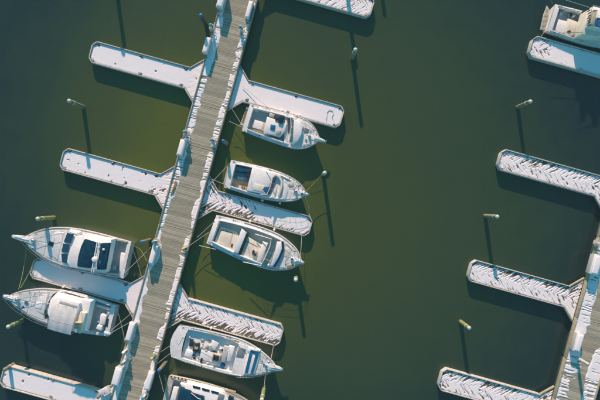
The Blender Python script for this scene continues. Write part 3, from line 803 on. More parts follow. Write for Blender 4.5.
B_.prism('cabin_trunk', [(283.6, 178.6), (287.2, 182), (288, 190), (285.8, 199), (281.6, 199), (283.4, 190), (283.6, 183)], 1.0, 1.30, 'gelw', .05, 1.1)
B_.prism('deck_hatch', [(288.6, 184.2), (293.6, 185.4), (292.6, 190.2), (287.8, 189)], 1.1, 1.22, 'gelw', .03)
B_.box('anchor_locker', 291, 184.8, 1.1, 1.28, .5, .35, 'dirty', .5)
B_.disc('windlass_base', 302, 194, 1.2, 1.34, .14, 'steel')
B_.rail(.63, .985, .5, .08)
B_.fender(.5, -1); B_.fender(.72, -1)
B_.tube('antenna', [(250, 168, 1.2), (247.5, 165, 2.9)], .014, 'plastic')

# ---- C cream express cruiser
C = Boat('cabin_cruiser', 'cream decked cabin cruiser with a navy band across its bow, third on the right', (211.4, 229), (301.2, 262.2), 19.4, 1.05, 1.45,
         [(0, .78), (.25, .93), (.5, 1), (.7, .95), (.84, .74), (.93, .49), (1, .07)], GB)
C.hull(.06, .72, .50, .50, deckm='gel', solem='cream', wallm='gel'); C.coaming(.05, .76, .36, .30); C.toe_rail(.3, .98, .14, 'black', .02)
C.pulpit(.22, .34)
C.prism('transom_seat', [(214.6, 219), (218.8, 220.5), (211.2, 243.2), (207.6, 241.8)], .5, 1.12, 'gelw', .05)
C.prism('cockpit_deck', [(220.4, 226.4), (236, 231.4), (238.8, 236), (233.6, 251.6), (213.6, 244)], .5, .95, 'cream', .03)
C.prism('engine_hatch', [(221.6, 230.4), (232.6, 233.4), (229.4, 246.6), (217.6, 243)], .95, 1.0, 'cream', .02)
C.panel('hatch_seam', [(220.6, 229.6, 1.005), (232.6, 233, 1.005), (232.4, 233.6, 1.005), (220.4, 230.2, 1.005)], 'black', .01)
C.box('cup_holder', 231.8, 245.8, .95, 1.01, .16, .34, 'black', .1, .01)
C.prism('bulkhead', [(241.6, 228.6), (246.6, 233), (238.2, 253.6), (233.2, 252)], .5, 1.55, 'gelw', .05)
C.prism('door_track', [(246.9, 233.2), (247.9, 233.6), (239.9, 254.6), (238.8, 254.2)], .5, 1.46, 'black', .01)
C.prism('helm_deck', [(247.4, 236.4), (262.6, 245.8), (257, 262.4), (240.4, 256)], .5, 1.15, 'cream', .04)
C.panel('deck_seam', [(246.4, 241, 1.158), (258.6, 247, 1.158), (258.4, 247.5, 1.158), (246.2, 241.5, 1.158)], 'black', .008)
C.box('helm_seat_or_shadow_pad', 254.4, 253, 1.15, 1.5, .42, .48, 'dirty', .0, .05); C.box('seat_cushion', 253.2, 251.6, 1.5, 1.58, .18, .34, 'black', 0, .03)
C.box('seat_cushion', 255, 254.6, 1.5, 1.57, .22, .26, 'black', 0, .03)
C.prism('helm_console', [(262.6, 241.6), (268, 243.4), (260.6, 262.6), (256.4, 261)], .5, 1.5, 'gelw', .05)
C.prism('side_cover', [(263.4, 229.2), (280.2, 236.6), (277, 240), (261, 232.6)], 1.12, 1.22, 'greyvinyl', .03)
C.prism('companion_step', [(264.6, 252), (270.2, 254), (264.6, 266), (259.6, 264)], .5, .9, 'gel', .03)
for (a_, b2) in (((271.6, 239.6), (270.2, 245.6)), ((270.0, 246.2), (267.6, 252)), ((267.4, 252.6), (264.6, 258.6)), ((264.3, 259.2), (261.2, 265))):
    C.panel('windshield_pane', [(*a_, 2.15), (*b2, 2.15), (b2[0] + 5.2, b2[1] + 1.8, 1.62), (a_[0] + 5.2, a_[1] + 1.8, 1.62)], 'greyglass')
C.tube('windshield_frame', [(255, 234, 1.5), (271.4, 239, 2.17), (270, 246, 2.2), (267.4, 252.3, 2.2), (264.4, 259, 2.2), (260.8, 265.6, 2.17), (243, 262, 1.5)], .035, 'gelw')
C.prism('cabin_trunk', [(276.8, 242.2), (281.4, 242.2), (282, 249), (278.8, 257), (273.4, 266), (268.4, 266.2), (272, 259), (275.2, 250)], 1.15, 1.70, 'gelw', .07, 1.05)
C.prism('navy_band', [(281.8, 241.2), (283.2, 241.6), (284, 246), (282.8, 252), (279.6, 259), (275.0, 267.2), (273.0, 267), (277.6, 259), (281, 251), (282, 245.6)], 1.15, 1.66, 'canvas', .02)
C.prism('deck_hatch', [(286.4, 247), (291.4, 250.6), (288.6, 257.6), (283.4, 255.6)], 1.3, 1.44, 'cream', .02)
C.panel('deck_seam', [(286, 243, 1.44), (299, 257, 1.47), (298.8, 257.4, 1.47), (285.7, 243.4, 1.44)], 'dirty', .012)
C.box('rope_heap', 291, 266.6, 1.4, 1.52, .75, .35, 'pile', .5, .05); C.disc('windlass', 296, 262, 1.42, 1.6, .14, 'steel')
C.rail(.56, .985, .6, .10, k=14, stations=7)
C.tube('antenna', [(245, 228, 1.1), (243.5, 226, 3.2)], .015, 'plastic')
C.tube('grab_rail', [(243.4, 226.5, 1.2), (243.2, 226.6, 1.55), (246.5, 228, 1.55), (247, 228, 1.2)], .018, 'steel')
C.fender(.35, 1); C.fender(.62, 1)
C.tube('boat_hook', [(216, 249.4, 1.2), (199, 245.5, 1.0)], .02, 'gelw')

# ---- D blue canvas boat
D = Boat('sport_fishing_boat', 'white flybridge boat with two navy canvas covers and a radar dome', (127.4, 260), (24.2, 238.6), 20.8, 1.15, 1.65,
         [(0, .92), (.3, 1), (.55, 1), (.74, .84), (.87, .58), (.95, .31), (1, .06)], GB)
D.hull(.035, .17, .28, .55, solem='greyvinyl')
D.toe_rail(.05, .985, .16, 'teak', .03); D.pulpit(1.15, .45)
D.prism('cabin', [(83, 235.8), (111.6, 239.4), (105.2, 272.4), (70, 267.4), (66.4, 262), (69.4, 250), (76.4, 236.2)], 1.15, 2.15, 'gelw', .10, 1.04)
D.prism('cabin_nose', [(67.6, 230.9), (77.6, 233.4), (72.4, 267), (62.0, 265), (59.6, 258), (62, 246), (65.8, 234)], 1.2, 1.96, 'gelw', .10, 1.16)
for q in (((67.2, 232.6), (73.8, 234.4), (70.4, 243.2), (63.8, 241.6)), ((63.2, 243.4), (69.6, 245), (67.8, 252.6), (61.4, 251.4)), ((61.2, 253.4), (67.2, 254.4), (66.8, 263.4), (62, 262))):
    D.panel('front_window', [(*q[0], 1.98), (*q[1], 2.10), (*q[2], 2.12), (*q[3], 2.0)], 'bluglass', .05)
D.prism('flybridge', [(83.6, 239.2), (96.6, 242), (110, 242.4), (105.4, 270.6), (91, 269.6), (76, 267)], 2.1, 2.55, 'gelw', .08)
D.prism('canvas_cover', [(84.2, 239), (96.2, 242.6), (91.2, 268.4), (76.6, 266.6), (77.6, 257), (80.4, 247)], 2.5, 2.8, 'canvas', .10, 1.02)
D.prism('canvas_cover', [(100.4, 243.4), (109.8, 243.2), (105.2, 269.8), (96.4, 269.8)], 2.5, 2.85, 'canvas', .09, 1.02)
for dx in (0, 2.3):
    D.tube('radar_arch', [(97.2 + dx, 241.6, 2.0), (97.2 + dx, 242.4, 2.95), (94.6 + dx, 256, 3.05), (91.6 + dx, 271.4, 2.95), (91.2 + dx, 272.6, 2.0)], .055, 'gelw', 8)
for q in range(4): D.tube('arch_strut', [(96.4 - 1.5 * q, 247 + 7 * q, 3.0), (98.6 - 1.5 * q, 247.4 + 7 * q, 3.0)], .03, 'gelw')
D.disc('radar_dome', 94.2, 259.6, 3.04, 3.3, .28, 'gelw', .55)
D.disc('horn', 103.2, 249.6, 2.84, 2.98, .12, 'plastic'); D.prism('bridge_seat_pad', [(97.4, 260.6), (101.2, 261), (100, 267), (96.4, 266.6)], 2.84, 2.9, 'blue', .03)
D.prism('side_handrail', [(76, 231.6), (102.4, 237.6), (102.2, 238.4), (75.8, 232.4)], 1.2, 1.26, 'teak', .01)
D.prism('deck_box', [(116.8, 238.6), (127.6, 241.2), (127.2, 243), (116.4, 240.4)], 1.18, 1.26, 'tan', .02)
D.prism('transom_locker', [(120.6, 252.6), (127.6, 254), (123.2, 276), (118.4, 274.8)], .55, 1.05, 'gelw', .04)
D.panel('foredeck_hatch', [(49.2, 241.2, 1.56), (53.8, 242.4, 1.56), (52.6, 246.4, 1.58), (48, 245.2, 1.58)], 'glass', .06)
D.prism('foredeck_trunk', [(57, 231.6), (63.4, 233), (57.4, 260), (49, 254.4), (42.6, 247), (40.8, 241), (45, 235)], 1.38, 1.52, 'gel', .06, 1.06)
for q in range(4): D.tube('ladder_rung', [(106.0 + q * 1.5, 264 + .3 * q, 1.0 + .35 * q), (104.6 + q * 1.5, 269.6 + .3 * q, 1.0 + .35 * q)], .02, 'steel')
D.tube('ladder_rail', [(112, 265, .6), (105.8, 263.8, 2.5)], .022, 'steel'); D.tube('ladder_rail', [(110.8, 271.4, .6), (104.4, 269.8, 2.5)], .022, 'steel')
D.box('fighting_chair', 114.2, 268, .55, 1.0, .4, .4, 'boxside', .2, .05)
D.rail(.45, .99, .65, .10, k=14, stations=7, ext=.9)
D.tube('antenna', [(84, 241, 2.6), (83, 239.6, 3.9)], .016, 'plastic'); D.tube('outrigger', [(93, 272, 2.1), (127, 282, 1.9)], .022, 'steel'); D.tube('outrigger', [(97, 240, 2.1), (66, 229.5, 2.0)], .022, 'steel')
D.fender(.25, 1); D.fender(.5, 1)

# ---- E grey bimini
E = Boat('sport_fishing_boat', 'white flybridge boat under a pale grey bimini top, lower left', (112.4, 321), (8.2, 297.2), 19.2, 1.1, 1.6,
         [(0, .84), (.3, 1), (.52, 1), (.7, .87), (.84, .62), (.93, .37), (1, .06)], GB)
E.hull(.045, .25, .24, .5, solem='greyvinyl', hullm='gel')
E.toe_rail(.3, .985, .15, 'teak', .028); E.pulpit(.45, .4)
E.prism('cabin', [(57, 292.2), (91, 301.4), (84.6, 331), (72, 331.4), (50, 321), (47, 313), (50, 300)], 1.15, 2.05, 'gelw', .10, 1.05)
E.prism('flybridge', [(56.4, 296.4), (79.6, 303.4), (77.6, 312), (72, 328), (50, 319), (48.6, 310), (51.6, 301)], 2.0, 2.5, 'gelw', .10)
E.prism('bridge_well', [(60.4, 300.6), (77.6, 305.6), (76.8, 308), (59, 303)], 2.49, 2.53, 'greyvinyl', .01)
for q in (((57.2, 291.6), (52.8, 294.4), (47.8, 303), (51.2, 302.6)), ((46.6, 308.8), (44.4, 311), (44.6, 319.6), (48.2, 318.2))):
    E.panel('front_window', [(*q[0], 1.9), (*q[1], 1.66), (*q[2], 1.66), (*q[3], 1.95)], 'glass', .06)
E.panel('front_window', [(47.8, 304, 1.66), (51.0, 303.4, 1.95), (47.6, 308.2, 1.95), (45, 309.6, 1.66)], 'bluglass', .06)
E.prism('side_window', [(64, 292.6), (84, 298.2), (83.8, 299.4), (63.6, 293.8)], 1.5, 1.8, 'glass', .02)
E.prism('aft_console', [(80, 311.8), (85.8, 313.4), (80.2, 334), (74.6, 332.4)], 2.0, 2.45, 'cream', .06)
E.box('bridge_seat', 76.8, 326, 2.45, 2.9, .55, .6, 'tan', .1, .06)
# bimini: a softly curved canvas sheet on hoops
def bimini(bt, pts, z, m, sag=.16):
    c = [bt.l(x, y, z) for x, y in pts]; nu, nv = 15, 12; vs = []
    for i in range(nu):
        for j in range(nv):
            u, v = i / (nu - 1), j / (nv - 1)
            p = c[0] * (1 - u) * (1 - v) + c[1] * u * (1 - v) + c[2] * u * v + c[3] * (1 - u) * v
            p = p + Vector((0, 0, sag * (1 - (2 * v - 1) ** 2) + .06 * (1 - (2 * u - 1) ** 2) - .035 * abs(math.sin(u * math.pi * 3))))
            vs.append(p)
    o = len(vs); vs += [p - Vector((0, 0, .02)) for p in vs]
    fs = []
    for i in range(nu - 1):
        for j in range(nv - 1):
            a = i * nv + j; fs += [(a, a + nv, a + nv + 1, a + 1), (o + a, o + a + 1, o + a + nv + 1, o + a + nv)]
    for i in range(nu - 1):
        a = i * nv; fs.append((a, o + a, o + a + nv, a + nv)); a = i * nv + nv - 1; fs.append((a, a + nv, o + a + nv, o + a))
    for j in range(nv - 1):
        fs.append((j, j + 1, o + j + 1, o + j)); a = (nu - 1) * nv + j; fs.append((a, o + a, o + a + 1, a + 1))
    MB().add(vs, fs).build('bimini_top', m, bt.root, smooth=50)
    for u in (0.02, .34, .66, .98):
        hoop = [c[0].lerp(c[1], u) - Vector((0, 0, 1.05))]
        for v in (0, .15, .5, .85, 1):
            p = c[0] * (1 - u) * (1 - v) + c[1] * u * (1 - v) + c[2] * u * v + c[3] * (1 - u) * v
            hoop.append(p + Vector((0, 0, sag * (1 - (2 * v - 1) ** 2) - .035)))
        hoop.append(c[3].lerp(c[2], u) - Vector((0, 0, 1.05)))
        MB().tube(hoop, .018, 6).build('bimini_hoop', 'steel', bt.root)
    for v in (.5,):
        ln = []
        for i in range(nu): ln.append(Vector(vs[i * nv + nv // 2]) + Vector((0, 0, .008)))
        MB().tube(ln, .012, 4).build('canvas_seam', 'boxside', bt.root)
bimini(E, [(53.2, 306.2), (77, 311.8), (70.6, 335.2), (47.2, 328.8)], 3.35, 'bimini')
E.prism('cockpit_bulkhead', [(88.6, 301), (91, 301.6), (84.8, 332.2), (82.2, 331.4)], .5, 1.6, 'gel', .03)
E.prism('side_locker', [(96, 304.4), (112, 308.8), (111.4, 311), (95.4, 306.6)], .5, .95, 'gel', .03)
E.prism('fighting_chair', [(100.4, 314.2), (106.4, 315.8), (104.4, 325.4), (98.8, 324)], .5, 1.35, 'gelw', .07)
E.prism('chair_back', [(97.4, 325), (102, 326.4), (101, 331.2), (95.6, 328.8)], .5, 1.5, 'gelw', .06)
E.disc('chair_base', 97, 322.6, .5, .9, .2, 'steel'); E.disc('bucket', 108, 312.5, .5, .85, .16, 'plastic', .9)
E.prism('teak_seat', [(107, 318.5), (109, 319), (107.4, 327), (105.4, 326.5)], .5, 1.2, 'black', .02)
E.prism('transom_door', [(103.4, 331.4), (110.4, 333.2), (110, 335.4), (103, 333.6)], .5, 1.2, 'gelw', .03)
E.disc('windlass_base', 25.8, 302.8, 1.45, 1.62, .2, 'steel'); E.box('coiled_line', 22, 307.4, 1.4, 1.55, .5, .3, 'blue', .7, .06)
E.box('deck_hatch', 38.5, 305.5, 1.4, 1.5, .62, .62, 'gelw', 0, .03)
E.prism('foredeck_trunk', [(47.4, 294.4), (43.6, 314.6), (30.6, 309), (26.6, 301), (33.6, 295)], 1.3, 1.46, 'gelw', .05, 1.05)
for q in range(3): E.tube('deck_line', [(30 + q * 5, 289.4, 1.6), (29 + q * 5, 295, 1.5)], .015, 'rope')
E.rail(.42, .99, .65, .09, k=14, stations=7, ext=.3)
E.tube('side_rail', [(60, 291, 1.3), (60, 290.6, 1.9), (88, 298, 1.9), (89, 298.6, 1.3)], .02, 'steel')
E.tube('antenna', [(86, 329.6, 2.2), (88.5, 331, 4.2)], .016, 'plastic'); E.tube('outrigger', [(56, 293, 1.9), (86, 288, 2.0)], .02, 'steel')
E.fender(.55, -1)

# ---- F
Fb = Boat('cabin_cruiser', 'white cruiser with rounded stern and cluttered cockpit below the chevron striped finger dock', (175.4, 341.2), (275.6, 367.8), 19.2, 1.05, 1.4,
          [(0, .86), (.15, .95), (.4, 1), (.62, .98), (.77, .80), (.88, .55), (.95, .34), (1, .09)], GB)
Fb.hull(.10, .60, .30, .74, solem='gelw', round_stern=.45)
Fb.toe_rail(.15, .985, .12, 'dirty', .028); Fb.pulpit(.62, .44)
Fb.prism('stern_seat', [(186, 326), (191, 328), (185.4, 350), (181, 356.4), (178.8, 352)], .45, .62, 'greyvinyl', .04)
Fb.prism('cockpit_seat', [(186, 349.6), (193.4, 352), (191.4, 358), (184, 356)], .45, .95, 'gelw', .06)
Fb.box('cooler', 195.8, 348.0, .45, 1.0, .55, .8, 'black', 0, .05); Fb.box('cooler_lid', 196.2, 348.0, 1.0, 1.06, .36, .34, 'dirty', 0, .03)
Fb.box('storage_box', 191.2, 343.0, .45, .9, .4, .7, 'black', .1, .05)
Fb.prism('cockpit_table', [(201.4, 349.4), (213.6, 353), (211, 362.4), (199, 359)], .45, 1.0, 'gelw', .03)
Fb.disc('rope_coil', 209.4, 341.8, .45, .75, .33, 'rope', .5); Fb.disc('rope_coil', 199, 338.6, .45, .7, .25, 'dirty', .5)
Fb.box('helm_seat_or_shadow_pad', 216.2, 358.2, .45, 1.2, .75, .75, 'dirty', 0, .06); Fb.box('seat_cushion', 216.2, 358.2, 1.2, 1.27, .5, .5, 'black', 0, .05)
Fb.box('seat_back', 212.6, 357.2, 1.2, 1.5, .12, .7, 'dirty', 0, .04)
Fb.disc('blue_bucket', 222.5, 366, .45, 1.0, .25, 'blue', .92)
Fb.prism('bench', [(212, 339.4), (219, 343.6), (214.6, 350.8), (210, 348.6)], .45, .95, 'gelw', .05)
Fb.prism('bench_back', [(224, 346), (229.4, 347.4), (224.8, 363), (220.8, 361.8)], .45, 1.15, 'greyvinyl', .05)
Fb.prism('helm_console', [(229, 345.8), (234.6, 347.4), (230.6, 362), (226.6, 361)], .45, 1.3, 'gel', .05)
Fb.prism('companionway', [(237, 359.6), (244.4, 361.6), (240.6, 375), (233.6, 373)], .6, 1.22, 'blue', .04)
Fb.prism('companion_hatch', [(238.6, 347.4), (246.2, 349.4), (243.4, 358.6), (236, 356.6)], .6, 1.32, 'greyglass', .03)
Fb.prism('cabin_trunk', [(248.4, 347.4), (260.4, 350.4), (259.4, 357), (254.4, 374.4), (243, 374.6), (245.6, 362)], 1.1, 1.5, 'gelw', .07, 1.06)
for pts in (((250.6, 350.0), (259.8, 352), (258.8, 354.6), (249.8, 352.6)), ((249.4, 353.4), (252.2, 354), (247.4, 373.6), (244.8, 373)), ((255.6, 354.8), (258.4, 355.4), (253, 374.0), (250.4, 373.6))):
    Fb.panel('windshield_pane', [(*p, 1.56) for p in pts], 'blue', .08)
Fb.tube('windshield_frame', [(236, 342.6, 1.3), (248, 346.4, 1.8), (247, 354, 1.82), (243.6, 366, 1.82), (241.4, 376, 1.78), (229, 373.4, 1.3)], .03, 'gelw')
Fb.prism('teak_strip', [(207.4, 331.8), (222.4, 336.2), (222, 337.8), (207, 333.4)], 1.08, 1.16, 'dirty', .02)
Fb.prism('teak_strip', [(224, 337.2), (252, 345.6), (251.4, 346.8), (223.6, 338.6)], 1.12, 1.18, 'tan', .02)
Fb.box('anchor_locker', 265.6, 365.8, 1.3, 1.42, .5, .4, 'blue', .3, .04); Fb.disc('windlass_base', 268.6, 362.8, 1.3, 1.5, .14, 'steel')
Fb.rail(.64, .985, .55, .09, k=14, stations=6, ext=.4)
Fb.tube('antenna', [(228, 344, 1.3), (227, 341, 3.4)], .015, 'plastic')
rr_ = random.Random(5)
for q in range(26):
    x_ = rr_.uniform(188, 226); y_ = 340 + (x_ - 188) * .28 + rr_.uniform(0, 20)
    m_ = rr_.choice(('plastic', 'dirty', 'black', 'tan', 'gelw', 'boxside', 'rope', 'glass')); z_ = rr_.uniform(.82, 1.05)
    Fb.box('gear', x_, y_, .7, z_, rr_.uniform(.12, .45), rr_.uniform(.08, .3), m_, rr_.uniform(0, 3), .02)
for q in range(7):
    Fb.box('gear', 189 + q * 4.1 + (q % 2), 337.4 + (q * 5 % 7) * 2.6, .7, .85 + .12 * (q % 3), .25 + .08 * (q % 3), .2 + .1 * (q % 2), ('plastic', 'dirty', 'black', 'tan', 'gelw', 'boxside', 'teak')[q], q * .4, .03)
Fb.tube('deck_hose', [(176 + 1.4 * k, 340 + 4 * math.sin(k * .9) + .2 * k, 1.13) for k in range(7)], .02, 'boxside')
Fb.tube('rod', [(190, 352, .7), (212, 346, 1.6)], .012, 'black'); Fb.tube('rod', [(195, 360, .8), (217, 365, 1.5)], .012, 'tan')
Fb.fender(.3, 1)

# ---- G lower, partly out of frame
G = Boat('cabin_cruiser', 'white cruiser with a row of side windows, cut off by the bottom picture edge', (164.6, 393.5), (265, 421), 19.6, 1.1, 1.5,
         [(0, .92), (.25, 1), (.55, 1), (.75, .84), (.88, .56), (.95, .33), (1, .06)], GB)
G.hull(.05, .26, .26, .5, deckm='dirty', hullm='cream', solem='greyvinyl', rubm='beige')
G.toe_rail(.1, .985, .14, 'teak', .026); G.pulpit(.4)
G.prism('cabin', [(186.4, 383.4), (222, 392.4), (228, 400), (224, 415), (214, 421), (177, 411), (182, 396)], 1.15, 1.95, 'gelw', .08, 1.03)
for k in range(3):
    x0 = 192.5 + k * 9.2; y0 = 385.4 + k * 2.5
    G.panel('side_window', [(x0, y0, 1.97), (x0 + 7.8, y0 + 2.0, 1.97), (x0 + 7.8, y0 + 4.0, 1.99), (x0 + .6, y0 + 2.4, 1.99)], 'glass', .04)
G.prism('hatch_cover', [(219, 393.6), (224.6, 395.2), (222.6, 402), (217, 400)], 1.9, 2.0, 'greyglass', .03)
G.prism('windshield', [(228.6, 396.6), (233.4, 398.4), (231, 405), (226, 403)], 1.2, 1.75, 'glass', .03)
G.prism('bench_seat', [(173.4, 387.2), (178.6, 388.4), (174, 405), (169, 404)], .5, 1.15, 'gelw', .05)
G.prism('canvas_cover', [(180.6, 388.4), (190.4, 391.4), (192, 393.6), (204, 397.2), (199, 414), (175.4, 407)], 1.95, 2.25, 'canvas', .06)
G.prism('cabin_bulkhead', [(180, 383.4), (188.4, 385.4), (190, 388.8), (181.4, 387)], .9, 1.5, 'gelw', .04)
G.tube('canvas_frame', [(191, 393, 2.3), (198, 398.6, 2.32), (201, 399.4, 2.3)], .03, 'gelw')
for k in range(9): G.disc('rod_holder', 171 + k * 3.6, 376.6 + k * .82, 1.1, 1.2, .07, 'black')
G.prism('side_step', [(222, 387.4), (236, 391.6), (235.4, 394), (222.6, 390.4)], 1.2, 1.3, 'tan', .03)
G.rail(.5, .985, .6, .09, stations=6)
G.tube('fishing_rod', [(171, 378, 1.1), (174.5, 369, 1.9)], .018, 'greenrope'); G.tube('fishing_rod', [(167, 385, 1.1), (164.5, 375.4, 1.9)], .018, 'dirty')

# ---- H upper right
H = Boat('sport_fishing_boat', 'weathered white boat with a slatted swim platform in the upper right corner', (551.2, 17.4), (641, 43), 15.2, 1.0, 1.5,
         [(0, .92), (.25, 1), (.55, 1), (.75, .84), (.88, .56), (.95, .33), (1, .06)], GB)
H.hull(.05, .37, .24, .45, solem='greyvinyl', deckm='gel', hullm='gel', rubm='dirty')
H.toe_rail(.05, .985, .14, 'dirty', .03); H.pulpit(.5)
H.prism('swim_platform', [(547, 5.2), (549.2, 9), (548.8, 18), (546.8, 29.8), (540.0, 29.6), (543.4, 14.4)], .40, .48, 'dirty', .02)
for k in range(4):
    a0 = k / 4
    H.panel('platform_slat', [(546.4 - 4.8 * a0, 8.5 + 20 * a0, .50), (548.6 - 1.6 * a0, 9.4 + 19.4 * a0, .50), (548.4 - 1.6 * a0 - .3, 13.4 + 19.0 * a0 - 1.0, .50), (545.6 - 4.8 * a0, 12.6 + 19.4 * a0 - 1.0, .50)], 'beige', .03)
H.prism('fish_box', [(558.6, 19), (567, 21), (566, 33), (555.6, 30)], .45, .72, 'gelw', .05)
H.prism('engine_hatch', [(568, 18), (579, 22), (583.6, 29), (579, 34), (570, 35.4), (566.4, 33)], .45, .85, 'cream', .07)
H.box('deck_gear', 569.5, 31.4, .85, 1.0, .3, .25, 'black', .6, .05); H.disc('bait_bucket', 557, 10.8, .45, 1.0, .22, 'plastic', .85)
H.prism('cooler', [(554.6, 12.6), (558, 13.4), (557.4, 16.4), (554, 15.6)], .45, .9, 'gelw', .04)
H.prism('cabin', [(588, 9.4), (632, 20), (628, 40), (596, 36), (582, 34)], 1.0, 2.3, 'cream', .08, 1.02)
H.prism('flybridge', [(593, 5.8), (628, 14), (622, 34), (588.4, 26)], 2.3, 2.9, 'gelw', .08)
H.prism('bridge_cover', [(597, 17), (612, 21), (609, 29), (595.6, 26)], 2.9, 3.0, 'blue', .05)
H.panel('bulkhead_window', [(588.6, 12.6, 1.9), (587.2, 17.5, 1.9), (586.2, 17.2, 1.5), (587.6, 12.3, 1.5)], 'glass', .04)
H.panel('cabin_door', [(586.6, 20.5, 2.1), (584.2, 29, 2.1), (582.8, 28.6, .9), (585.2, 20.1, .9)], 'glass', .04)
H.prism('bridge_console', [(606, 12), (611, 13.2), (608, 25), (603, 24)], 2.9, 3.5, 'cream', .06)
H.prism('bridge_bench', [(593.6, 9), (598, 10), (594, 25), (590, 24)], 2.9, 3.3, 'tan', .05)
H.tube('bridge_rail', [(628, 13, 2.9), (593, 5, 3.5), (587, 27, 3.5), (621, 35, 2.9)], .025, 'steel')
for k in range(8): H.disc('rod_holder', 590 + (k % 4) * .3, 7.4 + k * 2.4, 2.9, 3.3, .05, 'black')
H.tube('outrigger', [(592, 8, 2.3), (560, -2, 2.2)], .025, 'steel'); H.tube('outrigger', [(590, 32, 2.3), (556, 33, 2.2)], .02, 'steel')
for k in range(10): H.box('deck_gear', 556 + k * 2.6, 9.5 + k * .75 + (k % 3), .45, .6 + .1 * (k % 4), .2 + .06 * (k % 3), .18, ('dirty', 'black', 'plastic', 'tan', 'boxside')[k % 5], k, .03)
for k in range(7): H.box('cabin_gear', 584.6 + (k % 3) * 2.0, 11.6 + k * 3.1, .6, 1.3 + .12 * (k % 3), .3, .24, ('black', 'dirty', 'boxside', 'tan', 'gelw', 'black', 'dirty')[k], k * .7, .04)
H.tube('bridge_ladder', [(585, 22, .5), (590, 23.2, 2.4)], .03, 'steel'); H.tube('bridge_ladder', [(584, 26, .5), (589, 27.2, 2.4)], .03, 'steel')
for q in range(4): H.tube('ladder_rung', [(585.8 + q * 1.2, 22.2 + .3 * q, .8 + .4 * q), (584.8 + q * 1.2, 26.2 + .3 * q, .8 + .4 * q)], .02, 'steel')
H.rail(.5, .985, .6, .09, stations=6)
H.tube('fishing_rod', [(553, 4, 1.0), (549.4, -2, 1.9)], .02, 'greenrope')

for q_, (bt_, t_) in enumerate(((A, .66), (B_, .72), (C, .78), (D, .62), (E, .64), (Fb, .78), (G, .6), (H, .7))): deck_detail(bt_, t_, 50 + q_)
# hose loop on the smooth snowy finger, clutter marks
pts = [(326, 121.5), (327, 116), (327, 112), (329.5, 109.5), (332.5, 110.5), (333.5, 113.5), (332, 116.5), (333, 119.5)]
P_ = [W(x, y, FZ + .075) for x, y in pts]; c_ = Vector((P_[0].x, P_[0].y, 0))
ho = MB().tube([p - c_ for p in P_], .024, 6).build('garden_hose', 'boxside'); ho.location = c_
tag(ho, 'dark hose curled in a loop on the outer end of the smooth snowy finger dock', 'hose')
# ------------------------------------------------------------------ mooring lines
def line(pts, label, m='rope', r=.022, sag=.12):
    P = [W(*p) for p in pts]; out = []
    for i in range(len(P) - 1):
        for k in range(8):
            t = k / 8; q = P[i].lerp(P[i + 1], t); q.z -= sag * 4 * t * (1 - t); q.z = max(q.z, .02); out.append(q)
    out.append(P[-1]); c = Vector((out[0].x, out[0].y, 0))
    o = MB().tube([q - c for q in out], r, 5).build('mooring_line', m); o.location = c
    tag(o, label, 'rope', 'mooring lines between boats and docks')
line([(230.5, 106.5, .95), (242, 125, 1.05)], 'upper stern rope from the walkway to the topmost right hand boat')
line([(229, 121, .95), (242, 127, 1.05)], 'lower stern rope from the walkway to the topmost right hand boat')
line([(242.5, 86, .7), (271, 109.5, 1.1)], 'thin rope across the smooth snowy finger dock to the topmost right hand boat', sag=.05)
line([(208, 186, .95), (229, 164, 1.05)], 'stern rope from the walkway to the upper stern corner of the tarpaulin boat')
line([(210, 178.5, .7), (226, 185, 1.05)], 'stern rope from the gusset to the lower stern corner of the tarpaulin boat')
line([(305, 192.6, 1.35), (322.6, 173.8, 1.5)], 'green bow rope from the tarpaulin boat to the lone pile', 'greenrope')
line([(305, 195.5, 1.3), (308.5, 206, .9), (309.5, 217, .7)], 'pale bow rope from the tarpaulin boat to the finger dock below it', 'rope', .03)
line([(197, 237.5, .95), (214.8, 221, 1.15)], 'upper stern rope of the cream cruiser')
line([(183, 250, 1.3), (209, 232, 1.15)], 'stern rope of the cream cruiser tied at the yellow pedestal')
line([(302, 233, .7), (300.4, 258, 1.45)], 'bow rope from the cream cruiser up to the finger dock')
line([(26, 241, 1.6), (24.5, 262, .5), (18.5, 289.5, 1.5)], 'slack green rope between the bows of the two left hand boats', 'greenrope', .03)
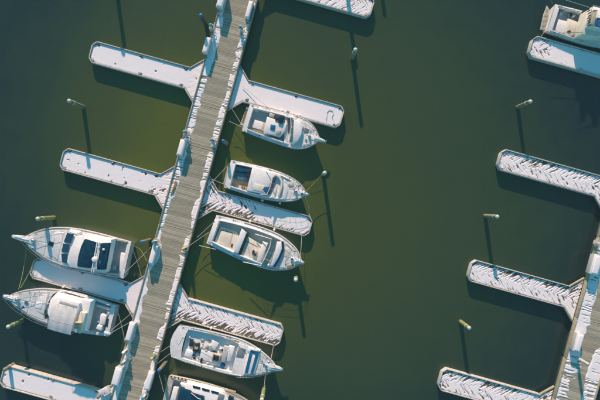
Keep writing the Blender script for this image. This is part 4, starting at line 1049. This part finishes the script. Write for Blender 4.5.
line([(34, 262.5, .7), (20.5, 288, 1.5)], 'green rope from the shaded finger dock to the bow of the grey bimini boat', 'greenrope', .03)
line([(131.5, 245, 1.2), (140, 249, .7), (147, 261, .95)], 'yellowish slack stern rope of the blue canvas boat', 'greenrope', .03, .05)
line([(131.8, 247, 1.2), (141.4, 276, .6)], 'pale stern rope from the blue canvas boat to the gusset')
line([(124.6, 273, 1.2), (151, 247, 1.0)], 'crossing stern rope of the blue canvas boat tied at the walkway pile')
line([(110.5, 331, 1.15), (131.5, 313, .7)], 'upper stern rope of the grey bimini boat')
line([(110, 333.6, 1.15), (131.5, 321.5, .95)], 'lower stern rope of the grey bimini boat')
line([(116.6, 308, 1.15), (125, 342, .95)], 'long stern rope of the grey bimini boat to the walkway pedestal')
line([(173.5, 351, 1.1), (157, 364, .95)], 'stern rope of the cluttered white cruiser', sag=.1)
line([(171.5, 345, 1.1), (155, 356, .95)], 'second stern rope of the cluttered white cruiser', sag=.1)
line([(273.5, 346, .7), (271, 359, 1.4)], 'bow rope from the cluttered white cruiser up to the striped finger dock')
line([(265.6, 371, 1.3), (264.2, 388, 1.6)], 'bow rope from the cluttered white cruiser to the mossy pile')
line([(157, 369, .95), (163.5, 392, 1.1)], 'stern rope of the boat cut off at the bottom edge')
line([(541, 36.5, .7), (549, 26.5, 1.0)], 'stern rope of the weathered boat in the upper right corner')

# ------------------------------------------------------------------ added thin haze over the marina
hz = bpy.data.materials.new('fade_haze_volume'); hz.use_nodes = True
hn = hz.node_tree.nodes; hn.remove(hn['Principled BSDF'])
pv = hn.new('ShaderNodeVolumePrincipled'); pv.inputs['Color'].default_value = (.46, .80, 1.0, 1)
pv.inputs['Density'].default_value = .00072; pv.inputs['Anisotropy'].default_value = 0.0  # volume put in to lift dark tones to a faded blue
hz.node_tree.links.new(pv.outputs[0], hn['Material Output'].inputs['Volume'])
hb = MB(); hb.box(Vector((0, 0, 22.5)), (806, 806, 50)); ho_ = hb.build('fade_haze', hz, smooth=0); ho_['kind'] = 'stuff'
